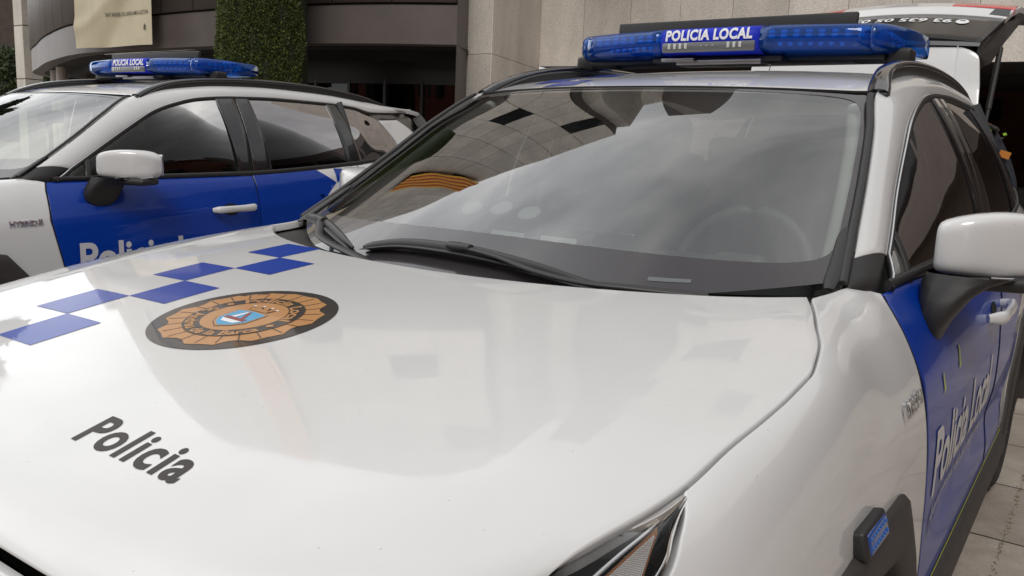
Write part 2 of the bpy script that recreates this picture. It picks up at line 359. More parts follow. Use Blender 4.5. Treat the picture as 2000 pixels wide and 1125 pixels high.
def sect(y, j):
    f = np.clip((y - .20) / 1.30, 0, .99999) * 159; i = int(f); f -= i; return SECT[i, j] * (1 - f) + SECT[i + 1, j] * f
def wing_x(y, z):
    c = SECT[int(np.clip(round((y - .2) / 1.3 * 159), 0, 159))]; return float(np.interp(z, c[::-1, 2], c[::-1, 0]))
def side_parts(root, sg, openhatch):
    """everything that exists on each side; sg=+1 driver side, -1 passenger side"""
    mir = (lambda G: G) if sg > 0 else MX
    out = (sg, 0, 0)
    # --- front wing, with the shoulder up to the bonnet gap
    na, nb = 100, 60; G = np.zeros((na, nb, 3))
    for j in range(nb):
        z_f = SECT[np.argmin(np.abs(SECY - .46)), j, 2]; yf = float(np.interp(z_f, FEZ, FEY))
        for i, a in enumerate(np.linspace(0, 1, na)):
            y = yf + a * (1.45 - yf)
            for _ in range(3): z = sect(y, j)[2]; yr = float(np.interp(z, SFZ, SFY)) if j > 0 else 1.457; y = yf + a * (yr - yf)
            G[i, j] = sect(y, j)
    MB().grid(panelize(mir(G), out=out, gap=.0032, depth=.02)).build('fender', M['white'], root, off=OFF)
    # --- doors (rows by height)
    seamF = lambda z: np.interp(z, SFZ, SFY)
    seamM = lambda z: np.interp(z, [.40, .90, 1.09], [2.63, 2.61, 2.60])
    seamR = lambda z: np.interp(z, [.40, .58, .75, .95, 1.16], [3.08, 3.14, 3.27, 3.40, 3.47])
    seamE = lambda z: np.interp(z, [.40, 1.2], [4.33, 4.38])
    def door(ya, yb, zb=.395, n=60, m=34):
        G = np.zeros((m, n, 3))
        for i, v in enumerate(np.linspace(0, 1, m)):
            zl, zr = None, None
            for j, u in enumerate(np.linspace(0, 1, n)):
                y = 2.0
                for _ in range(4):
                    zt = float(blz(y)); z = zb + v * (zt - zb); a_, b_ = float(ya(z)), float(yb(z)); y = a_ + u * (b_ - a_)
                G[i, j] = (float(FX(y, z)), y, z)
        return G
    fd = MB().grid(panelize(mir(door(seamF, seamM)), out=out)).build('front_door', M['blue'], root, off=OFF)
    rd = MB().grid(panelize(mir(door(seamM, seamR, n=40)), out=out)).build('rear_door', M['white'], root, off=OFF)
    for sf in (seamF, seamM, seamR):
        zz = np.linspace(.40, float(blz(sf(1.1))) - .004, 40); G = np.array([[(float(FX(sf(z) + d_, z)) - .0004, float(sf(z)) + d_, z) for d_ in (-.0032, .0032)] for z in zz])
        MB().grid(mir(G)).build('door_gap_shade', M['seam'], root, off=OFF)  # near-black strip paints the shade of the gap over the lit panel edges
    # --- rear quarter: column grid with arch
    na, nb = 60, 30; G = np.zeros((na, nb, 3))
    for i, a in enumerate(np.linspace(0, 1, na)):
        y0 = 3.10 + a * (4.42 - 3.10); zt = float(blz(max(y0, 3.45))) ; zb = max(float(arch_z(y0, 3.615)), .36)
        for j, v in enumerate(np.linspace(0, 1, nb)):
            z = zt + (zb - zt) * v
            lo = float(seamR(z)); y = lo + a * (4.42 - lo)
            if v == 0: z = float(blz(y))
            G[i, j] = (float(FX(y, z)), y, z)
    MB().grid(panelize(mir(G), out=out)).build('rear_quarter_panel', M['white'], root, off=OFF)
    # D pillar: white slab under the black gap
    A = spl([(0, 3.90, 1.20), (0, 4.00, 1.27), (0, 3.94, 1.37), (0, 3.86, 1.458)], 12)[:, 1:]; B = spl([(0, 4.40, 1.20), (0, 4.37, 1.30), (0, 4.28, 1.40), (0, 4.12, 1.472)], 12)[:, 1:]
    G = np.array([[(float(GX(y, z)), y, z) for y, z in zip(np.linspace(a[0], b[0], 10), np.linspace(a[1], b[1], 10))] for a, b in zip(A, B)])
    MB().grid(panelize(mir(G), out=out, gap=.001)).build('rear_pillar', M['white'], root, off=OFF)
    # black panel behind it (floating roof)
    ys = np.linspace(3.75, 4.36, 12); G = np.array([[(float(GX(y, z)) - .012, y, z) for z in np.linspace(blz(y) + .0, doz(y), 8)] for y in ys])
    MB().grid(panelize(mir(G), out=out)).build('pillar_garnish', M['black_gloss'], root, off=OFF)
    # --- A pillar and roof side rail
    n = 90; o_ = resample(spl(DO, 300), 300); i_ = spl(IN, 300)
    # pair by parameter of control points
    def para(C, n): 
        d = np.linspace(0, len(C) - 1, n); return np.stack([itp(d, np.arange(len(C)), C[:, k]) for k in range(3)], -1)
    O, I = para(DO, n), para(IN, n); G = np.zeros((n, 12, 3))
    for i in range(n):
        for j, v in enumerate(np.linspace(0, 1, 12)):
            p = I[i] * (1 - v) + O[i] * v; b = math.sin(math.pi * v) ** .8 * .016
            G[i, j] = p + np.array([.75, 0, .66]) * b
    cut = 4
    MB().grid(panelize(mir(G[cut:]), out=(sg, 0, .3), edges=(1, 0, 1, 1), gap=.001)).build('roof_pillar', M['white'], root, off=OFF)
    cap = G[:cut + 2].copy(); cap[..., 0] -= .003
    first = cap[0].copy(); first[:, 1] -= .02; first[:, 2] -= .02; cap = np.concatenate([first[None], cap], 0)
    MB().grid(panelize(mir(cap), out=(sg, 0, .3), gap=.0)).build('pillar_foot_cover', M['plastic'], root, off=OFF)
    # windscreen side moulding
    w = MB(); e = I[:int(n * 4.1 / 13)] ; q = e.copy(); q[:, 0] -= .009; q[:, 2] += .004; q = q - np.array([0, .01, 0])
    w.tube(mir(q), .011, 8, (.8, .55)).build('windscreen_moulding', M['plastic'], root, off=OFF)
    # thicker lower end of the moulding
    q2 = spl([(.752, 1.335, 1.082), (.746, 1.40, 1.118), (.738, 1.46, 1.152), (.729, 1.52, 1.187)], 10)
    MB().tube(mir(q2), [.010, .015, .016, .016, .016, .016, .016, .016, .014, .006], 8, (1.0, .28)).build('moulding_end_cap', M['plastic'], root, off=OFF)
    # --- side glazing
    def gpane(y0, y1, zlo, zhi, n=24, m=16, f=GX, dx=-.006):
        G = np.zeros((n, m, 3))
        for i, y in enumerate(np.linspace(y0, y1, n)):
            for j, v in enumerate(np.linspace(0, 1, m)):
                z = zlo(y) + v * (zhi(y) - zlo(y)); G[i, j] = (float(f(y, z)) + dx, y, z)
        return mir(G)
    lo = lambda y: float(blz(y)) + .004; hi = lambda y: float(doz(y)) - .004
    MB().grid(gpane(1.66, 2.50, lo, hi)).build('front_door_window', M['side_glass'], root, off=OFF)
    MB().grid(gpane(1.515, 1.655, lo, hi, 10)).build('quarter_light', M['side_glass'], root, off=OFF)
    MB().grid(gpane(2.74, 3.385, lo, hi)).build('rear_door_window', M['tint_glass'], root, off=OFF)
    qh = lambda y: min(hi(y), float(np.interp(y, [3.3, 3.86, 3.93, 4.02], [1.6, 1.458, 1.37, 1.24])))
    MB().grid(gpane(3.50, 4.0, lo, qh, 16, 12)).build('rear_quarter_window', M['tint_glass'], root, off=OFF)
    # pillars: black gloss strips standing proud of the glass
    def strip(y0b, y0t, y1b, y1t, name, m_, dx=.003, n=14):
        G = np.zeros((n, 5, 3))
        for i, v in enumerate(np.linspace(0, 1, n)):
            a_ = y0b + (y0t - y0b) * v; b_ = y1b + (y1t - y1b) * v
            for j, u in enumerate(np.linspace(0, 1, 5)):
                y = a_ + (b_ - a_) * u; z = lo(y) - .01 + v * (hi(y) - lo(y) + .012); G[i, j] = (float(GX(y, z)) + dx, y, z)
        return MB().grid(panelize(mir(G), out=out, gap=.0, depth=.012)).build(name, m_, root, off=OFF)
    strip(2.52, 2.50, 2.605, 2.635, 'front_door_pillar', M['black_gloss']); strip(2.612, 2.642, 2.75, 2.74, 'rear_door_pillar', M['black_gloss'])
    strip(3.385, 3.37, 3.52, 3.47, 'rear_window_divider', M['black_gloss']); strip(1.64, 1.665, 1.665, 1.69, 'window_divider', M['plastic'], n=16)
    # frame following the opening
    ys = np.linspace(1.505, 3.80, 80); top = np.array([(float(GX(y, doz(y))) + .002, y, float(doz(y)) - .006) for y in ys])
    MB().tube(mir(top), .012, 8, (.6, 1)).build('window_frame', M['plastic'], root, off=OFF)
    tc_ = top.copy(); tc_[:, 2] += .010; tc_[:, 0] += .001
    MB().tube(mir(tc_), .0035, 6).build('window_trim_strip', M['chrome'], root, off=OFF)
    bot = np.array([(float(blx(y)) - .001, y, float(blz(y)) + .010) for y in np.linspace(1.49, 3.97, 60)])
    MB().tube(mir(bot), .013, 8, (.55, 1)).build('window_sill_trim', M['plastic'], root, off=OFF)
    # gasket dark band inside the top of the front window
    # --- door handles
    for (y0, dr, nm) in ((2.285, fd, 'door_handle'), (3.09, rd, 'door_handle')):
        zz = .915 if y0 < 2.5 else .93; h = MB(); pts = spl([(0, 0, 0), (.030, .03, .003), (.036, .13, .006), (.036, .21, .008), (.028, .262, .010), (0, .275, .010)], 22)
        base = np.array([float(FX(y0 + .13, zz)), y0, zz]); rr = np.interp(np.linspace(0, 1, 22), [0, .12, .5, .8, 1], [.012, .019, .018, .021, .012])
        h.tube(mir(pts + base), rr, 12, (.6, 1)); h.build('door_handle', M['white'], dr, off=OFF)
        cup = MB(); 
        G = np.zeros((8, 12, 3))
        for i, a_ in enumerate(np.linspace(-1, 1, 8)):
            for j, b_ in enumerate(np.linspace(-1, 1, 12)):
                y = y0 + .12 + b_ * .06 * math.sqrt(max(0, 1 - .5 * a_ * a_)); z = zz + a_ * .032 * math.sqrt(max(0, 1 - .5 * b_ * b_))
                G[i, j] = (float(FX(y, z)) + .0012, y, z)
        cup.grid(mir(G)).build('handle_shade_patch', M['seam'], dr, off=OFF)  # flat near-black patch on the door skin, painted shade behind the grip
    # --- door mirror
    sec = [(.871, 1.674, 1.795, 1.100, 1.200), (.880, 1.664, 1.805, 1.092, 1.210), (.92, 1.664, 1.825, 1.090, 1.222), (.965, 1.690, 1.850, 1.088, 1.230), (1.01, 1.728, 1.872, 1.088, 1.230), (1.05, 1.770, 1.882, 1.092, 1.224), (1.075, 1.808, 1.886, 1.102, 1.210), (1.088, 1.84, 1.880, 1.118, 1.19)]
    P = []
    for (x, ya, yb, za, zb_) in sec:
        ring = []
        for k in range(28):
            t = 2 * math.pi * k / 28; c_, s_ = math.cos(t), math.sin(t); p = .44
            ring.append((x, (ya + yb) / 2 + (yb - ya) / 2 * abs(c_) ** p * np.sign(c_), (za + zb_) / 2 + (zb_ - za) / 2 * abs(s_) ** p * np.sign(s_)))
        P.append(ring)
    P = np.array(P); cen0 = P[0].mean(0); cen1 = P[-1].mean(0)
    P = np.concatenate([[P[0] * .0 + cen0], [P[0] * .6 + cen0 * .4], P, [P[-1] * .5 + cen1 * .5], [P[-1] * 0 + cen1]], 0); P = np.concatenate([P, P[:, :1]], 1)
    mr = MB().grid(mir(P)).build('wing_mirror', M['white'], root, off=OFF)
    sub = mr.modifiers.new('round', 'SUBSURF'); sub.levels = 1; sub.render_levels = 1
    lowr = MB().rbox((sg * .98, 1.785, 1.080), (.21, .140, .034), .016, Matrix.Rotation(math.radians(24 * sg), 3, 'Z')).build('mirror_lower_shell', M['plastic'], mr, off=OFF)
    ts = spl([(.98, 1.70, 1.093), (1.02, 1.738, 1.092), (1.055, 1.778, 1.094), (1.084, 1.83, 1.104)], 12); MB().tube(mir(ts), .005, 6, (1, .8)).build('mirror_turn_signal', M['chrome'], mr, off=OFF)
    MB().rbox((sg * .985, 1.862, 1.16), (.19, .012, .10), .005, Matrix.Rotation(math.radians(18 * sg), 3, 'Z')).build('mirror_glass', M['chrome'], mr, off=OFF)
    arm = []
    for (xa, xb, ya, yb, z) in [(.862, .905, 1.635, 1.72, .952), (.868, .915, 1.60, 1.755, .985), (.862, .935, 1.595, 1.77, 1.02), (.856, .955, 1.605, 1.775, 1.05), (.855, .985, 1.625, 1.775, 1.078), (.86, 1.03, 1.635, 1.775, 1.098)]:
        arm.append([(((xa + xb) / 2 + (xb - xa) / 2 * np.sign(math.cos(t)) * abs(math.cos(t)) ** .6), (ya + yb) / 2 + (yb - ya) / 2 * np.sign(math.sin(t)) * abs(math.sin(t)) ** .6, z) for t in np.linspace(0, 2 * math.pi, 21)])
    arm = np.array(arm); arm = np.concatenate([[arm[0] * 0 + arm[0].mean(0)], arm], 0)
    MB().grid(mir(arm)).build('mirror_arm', M['plastic'], mr, off=OFF)
    # --- arch cladding (real thickness)
    def cladding(yc, name):
        inner = [(-.40, .30), (-.395, .40), (-.33, .56), (-.22, .665), (0, .705), (.22, .665), (.33, .56), (.395, .40), (.40, .30)]
        outer = [(-.56, .30), (-.535, .40), (-.45, .60), (-.31, .768), (0, .782), (.28, .772), (.43, .60), (.54, .40), (.56, .30)]
        I_ = resample(inner, 50); O_ = resample(outer, 50); O_ = spl(outer, 50) if 0 else O_
        G = np.zeros((50, 9, 3))
        for i in range(50):
            for j, (v, dx) in enumerate(((0, -.10), (0, -.012), (.03, .006), (.1, .014), (.35, .018), (.7, .018), (.93, .014), (1, .004), (1.0, -.014))):
                p = I_[i] * (1 - v) + O_[i] * v; y = yc + p[0]; z = p[1]; G[i, j] = (float(FX(min(max(y, .35), 4.3), max(z, .40))) + dx, y, z)
        return MB().grid(mir(G)).build(name, M['clad'], root, off=OFF)
    cladding(.925, 'wheel_arch_cladding'); cladding(3.615, 'wheel_arch_cladding')
    # sill skirt
    G = np.zeros((40, 8, 3))
    for i, y in enumerate(np.linspace(1.44, 3.12, 40)):
        for j, (z, dx) in enumerate(((.392, -.01), (.388, .006), (.375, .012), (.33, .014), (.26, .006), (.215, -.012), (.20, -.03), (.20, -.2))): G[i, j] = (.945 + dx, y, z)
    MB().grid(mir(G)).build('side_skirt', M['clad'], root, off=OFF)
    G = np.array([[(float(FX(y, z)) + .0018, y, z) for z in (.398, .406)] for y in np.linspace(1.50, 3.10, 40)])
    MB().grid(mir(G)).build('yellow_line', M['yellow'], fd, off=OFF)
    # --- wheels
    for yc in (.925, 3.615):
        x1 = .928; x0 = x1 - .225; prof = [(x0 + .03, .235), (x0, .27), (x0 + .004, .325), (x0 + .03, .358), (x0 + .07, .3635), (x1 - .07, .3635), (x1 - .03, .358), (x1 - .004, .325), (x1, .27), (x1 - .02, .238)]
        pr = resample(spl([(a_, 0, b_) for a_, b_ in prof], 60), 30)
        G = np.array([[(p[0], yc + p[2] * math.cos(t), .3635 + p[2] * math.sin(t)) for p in pr] for t in np.linspace(0, 2 * math.pi, 61)])
        tyre = MB().grid(mir(G)).build('wheel', M['rubber'], root, off=OFF)
        tr = MB()
        for k in range(72):
            t = 2 * math.pi * k / 72
            for xx, tw in ((x0 + .045, .04), (x0 + .112, .035), (x0 + .18, .04)):
                c_ = np.array([xx, yc + .363 * math.cos(t), .3635 + .363 * math.sin(t)]); R = [[1, 0, 0], [0, math.cos(t), -math.sin(t)], [0, math.sin(t), math.cos(t)]]
                tr.box(c_ * [sg, 1, 1], (tw, .006, .022), R)
        tr.build('tread_blocks', M['rubber'], tyre, False, off=OFF)
        rm = MB(); pr2 = [(x1 - .02, .238), (x1 - .012, .232), (x1 - .03, .222), (x1 - .10, .21)]
        rm.grid(mir(np.array([[(a_, yc + b_ * math.cos(t), .3635 + b_ * math.sin(t)) for a_, b_ in pr2] for t in np.linspace(0, 2 * math.pi, 61)])))
        for k in range(5):
            for dd in (-.16, .16):
                t = 2 * math.pi * k / 5 + .3; c0 = np.array([x1 - .045, yc + .05 * math.cos(t), .3635 + .05 * math.sin(t)]); c1 = np.array([x1 - .02, yc + .225 * math.cos(t + dd), .3635 + .225 * math.sin(t + dd)])
                rm.tube(mir(np.array([c0, (c0 + c1) / 2 + np.array([.004, 0, 0]), c1])), [.024, .018, .016], 8, (1, .7))
        rm.tube(mir(np.array([[x1 - .08, yc, .3635], [x1 - .03, yc, .3635], [x1 - .025, yc, .3635]])), [.06, .055, .03], 20)
        rm.build('rim', M['alloy'], tyre, off=OFF)
        db = MB().tube(mir(np.array([[x0 + .03, yc, .3635], [x0 + .12, yc, .3635]])), .21, 32).build('brake_disc', M['plastic'], tyre, off=OFF)
        # wheel house
        G = np.array([[(xx, yc + rr_ * math.cos(t), .36 + rr_ * math.sin(t)) for xx, rr_ in ((.925, .41), (.60, .41), (.60, .02))] for t in np.linspace(-.3, math.pi + .3, 30)])
        MB().grid(mir(G)).build('wheel_housing', M['seam'], root, off=OFF)
    # --- roof rail
    R_ = spl([(.640, 2.045, 1.492), (.626, 2.12, 1.530), (.608, 2.24, 1.572), (.598, 2.42, 1.606), (.594, 2.7, 1.632), (.594, 3.1, 1.644), (.594, 3.5, 1.634), (.592, 3.8, 1.606), (.588, 4.0, 1.575)], 70)
    rr = np.interp(np.linspace(0, 1, 70), [0, .04, .2, .85, 1], [.029, .029, .022, .020, .010])
    rail = MB().tube(mir(R_), rr, 12, (1.0, .62)).build('roof_rail', M['black_gloss'], root, off=OFF)
    foot = MB().rbox((sg * .640, 2.040, 1.488), (.050, .012, .020), .004, Matrix.Rotation(math.radians(35), 3, 'X')).build('rail_end_cap', M['plastic'], rail, off=OFF)
    G = np.array([[(float(p[0]) + dx, p[1], float(p[2]) - dz_) for dx, dz_ in ((-.018, .0), (-.02, .045), (.02, .05), (.018, .0))] for p in R_[3:]])
    MB().grid(mir(G)).build('rail_base', M['plastic'], rail, off=OFF)
    # --- head lamp
    up = spl([(.836, .538, .964), (.830, .515, .9585), (.8213, .4635, .9505), (.808, .4115, .943), (.794, .3575, .935), (.782, .3137, .9275), (.70, .17, .902), (.60, .10, .885)], 40)
    dn = spl([(.838, .536, .962)] + [(wing_x(y, z) - .002, y - .004, z) for z, y in ((.953, .495), (.939, .462), (.924, .435), (.90, .385), (.86, .33), (.80, .28))] + [(.84, .20, .765), (.74, .115, .765), (.62, .055, .765)], 40)
    def lampgrid(dn_=0., n=40, m=14, a0=0, a1=1.):
        G = np.zeros((n, m, 3))
        for i in range(n):
            for j, v in enumerate(np.linspace(a0, a1, m)):
                p = up[i] * (1 - v) + dn[i] * v; b = math.sin(math.pi * v) * .014 * min(1, i / 8); nn = norm(np.array([.55, -.55, .62])); G[i, j] = p + nn * (b - dn_)
        return G
    G = lampgrid(); hl = MB().grid(mir(G)).build('headlight', M['lamp_glass'], root, off=OFF)
    G2 = lampgrid(.030); G2b = np.concatenate([[G2[0]], G2], 0)
    # housing with rim wall
    rim0 = lampgrid(0.002)[:, :1]; rim1 = lampgrid(0.002)[:, -1:]
    MB().grid(mir(np.concatenate([rim0, G2, rim1], 1))).build('lamp_housing', M['lamp_black'], hl, off=OFF)
    # black border line, chrome strip, amber strip, mesh reflector
    MB().tube(mir(lampgrid(.004, m=40)[:, 36][1:]), .0012, 6).build('lamp_seal', M['chrome'], hl, off=OFF)
    lp = lambda i, v, d: (up[i] * (1 - v) + dn[i] * v + norm(np.array([.55, -.55, .62])) * (math.sin(math.pi * v) * .014 * min(1, i / 8) - d))
    def lf(u, v, d):   # u 0..39 float
        i = min(int(u), 38); f = u - i; return lp(i, v, d) * (1 - f) + lp(i + 1, v, d) * f
    st = np.array([lf(u, v, .012) for u, v in zip(np.linspace(7.3, 26, 20), np.linspace(.235, .26, 20))])
    MB().tube(mir(st), np.interp(np.linspace(0, 1, 20), [0, .1, 1], [.0012, .0026, .0032]), 8, (1, .6)).build('lamp_chrome_strip', M['chrome'], hl, off=OFF)
    tri = [lf(8.2, .47, .016), lf(26, .36, .016), lf(26, .90, .016), lf(17, .86, .016)]
    def tripatch(a_, b_, c_, d_, n=16): return np.array([[(1 - u) * (1 - v) * a_ + u * (1 - v) * b_ + u * v * c_ + (1 - u) * v * d_ for v in np.linspace(0, 1, n)] for u in np.linspace(0, 1, n)])
    MB().grid(mir(tripatch(lf(7.9, .33, .014), lf(24, .29, .014), lf(15, .98, .016), lf(8.5, .44, .014)))).build('amber_surround', M['orange'], hl, off=OFF)
    rfm = MB()
    a_, b_, c_, d_ = lf(9.0, .385, .0115), lf(24, .30, .0115), lf(14.8, .93, .0125), lf(9.2, .43, .0115)
    nn = norm(np.array([.55, -.55, .62])); NB = 46
    for i in range(NB):
        for j in range(18):
            u0, u1, v0, v1 = i / NB, (i + .82) / NB, j / 18, (j + .82) / 18
            q = lambda u, v: (1 - u) * (1 - v) * a_ + u * (1 - v) * b_ + u * v * c_ + (1 - u) * v * d_
            pts = np.array([q(u0, v0), q(u1, v0), q(u1, v1), q(u0, v1), q((u0 + u1) / 2, (v0 + v1) / 2) + nn * .002]); pts = pts if sg > 0 else pts * [-1, 1, 1]
            rfm.add(pts, [(0, 1, 4), (1, 2, 4), (2, 3, 4), (3, 0, 4)])
    rfm.build('lamp_reflector', mat('lamp_reflector_grey', (.80, .80, .80), .4), hl, False, off=OFF)
    # --- blue strobe lamp on the wing
    STY, STZ = STROBE
    def fr(y, z): x = wing_x(y, z); return np.array([x, y, z])
    c0 = fr(STY, STZ); a1 = norm(fr(STY + .06, STZ - .002) - fr(STY - .06, STZ + .002)); nrm = np.array([.96, -.02, .28]); nrm = norm(nrm - a1 * np.dot(nrm, a1)); b1 = np.cross(nrm, a1)
    R = np.stack([a1, b1, nrm], -1)
    if sg < 0: R = np.diag([-1., 1, 1]) @ R; c0 = c0 * [-1, 1, 1]; nrm = nrm * [-1, 1, 1]
    sl = MB().rbox(c0 + nrm * .007, (.128, .044, .024), .007, R).build('side_strobe_lamp', M['plastic'], root, off=OFF)
    MB().rbox(c0 + nrm * .0185, (.106, .030, .006), .003, R).build('strobe_lens', M['strobe_blue'], sl, off=OFF)
    dots = MB()
    for k in range(7):
        for q_ in (-1, 1): dots.rbox(c0 + nrm * .0215 + R[:, 0] * (k - 3) * .0145 + R[:, 1] * q_ * .007, (.007, .005, .003), .001, R)
    dots.build('strobe_leds', M['strobe_dot'], sl, off=OFF)
    # --- hybrid badge
    V, F = fit_text('HYBRID', 0, 0, .118, .024, bold=.02, spacing=1.05)
    for s_ in ((.124, .0), (.134, .0)):
        n0 = len(V); V = np.concatenate([V, np.array([(s_[0], .0), (s_[0] + .006, .0), (s_[0] + .008, .024), (s_[0] + .002, .024)])]); F = F + [[n0, n0 + 1, n0 + 2, n0 + 3]]
    y0 = 1.235; f = (lambda u, v: mir(FXf(y0 + u, .884 + v + .03 * u))) if sg > 0 else (lambda u, v: mir(FXf(y0 + .14 - u, .884 + v)))
    b_ = MB(); V2, F2 = cut2d(V, F, .02); p = f(V2[:, 0], V2[:, 1]); nq = np.array([sg * .93, 0, .36]); n0 = len(V2)
    edges = {}
    for ff in F2:
        for q in range(3):
            e_ = (ff[q], ff[(q + 1) % 3]); edges[e_] = edges.get(e_, 0) + 1
    bd = [e_ for e_ in edges if (e_[1], e_[0]) not in edges]
    b_.add(np.concatenate([p + nq * .005, p]), F2 + [(e_[0], e_[0] + n0, e_[1] + n0, e_[1]) for e_ in bd]); b_.build('hybrid_badge', M['chrome'], root, False, off=OFF)
    # --- door lettering and livery
    flip = (lambda u: u) if sg > 0 else (lambda u: -u)
    ff_ = numn(lambda u, v: mir(FXf(u, v)))
    fn = lambda u, v: ff_(u, v, 1 if sg > 0 else 1)
    def sfn(u, v):
        if sg > 0: P_, N_ = ff_(u, v)
        else: P_, N_ = ff_(3.94 - u, v)
        N_ = N_ * np.sign(N_[:, :1] * sg); return P_, N_
    V, F = fit_text('Policia Local', 1.535, .655, .90, .138, bold=.026)
    decal('door_lettering', V, F, sfn, M['letter_silver'], fd, OFF)
    V, F = fit_text('Ajuntament de St. Andreu', 1.56, .575, .86, .042, bold=.004)
    decal('door_small_lettering', V, F, sfn, M['letter_silver'], fd, OFF)
    # blue field and checks of the rear door / quarter
    def quadgrid(poly): return np.array(poly, float), [list(range(len(poly)))]
    ffr = numn(lambda u, v: mir(FXf(u, v)))
    def rfn(u, v):
        P_, N_ = ffr(u, v); N_ = N_ * np.sign(N_[:, :1] * sg); return P_, N_
    z_ = lambda y: float(blz(y))
    decal('blue_livery_field', *quadgrid([(2.608, .41), (2.93, .41), (2.95, .57), (3.03, .55), (3.10, .61), (2.97, .68), (3.00, .79), (3.08, .76), (3.17, .83), (3.02, .90), (3.06, 1.01), (3.14, .975), (3.23, 1.05), (3.09, z_(3.09) - .004), (2.85, z_(2.85) - .004), (2.604, z_(2.604) - .004)]), rfn, M['blue'], rd, OFF, .0022, .02)
    for P4 in ([(3.235, z_(3.24) - .006), (3.31, z_(3.31) - .012), (3.30, 1.065), (3.235, 1.052)], [(3.145, .972), (3.25, .945), (3.23, .86), (3.175, .832)], [(3.085, .756), (3.18, .735), (3.15, .655), (3.105, .612)]):
        decal('blue_check', *quadgrid(P4), rfn, M['blue'], rd, OFF, .0024, .02)
    if sg > 0:
        tp = MB()
        for (y, z, w_, h_, r_) in TAPES:
            V = np.array([(-w_, -h_), (w_, -h_ * .8), (w_ * .8, h_), (-w_ * .9, h_ * .9)]) @ np.array([[math.cos(r_), math.sin(r_)], [-math.sin(r_), math.cos(r_)]]) + (y, z); P_, N_ = rfn(V[:, 0], V[:, 1]); tp.add(P_ + N_ * .002, [(0, 1, 2, 3)])
        TP.append(tp)
    return fd
TAPES = [(1.62, .875, .008, .022, .3), (1.82, .895, .010, .026, -.1)]; TP = []

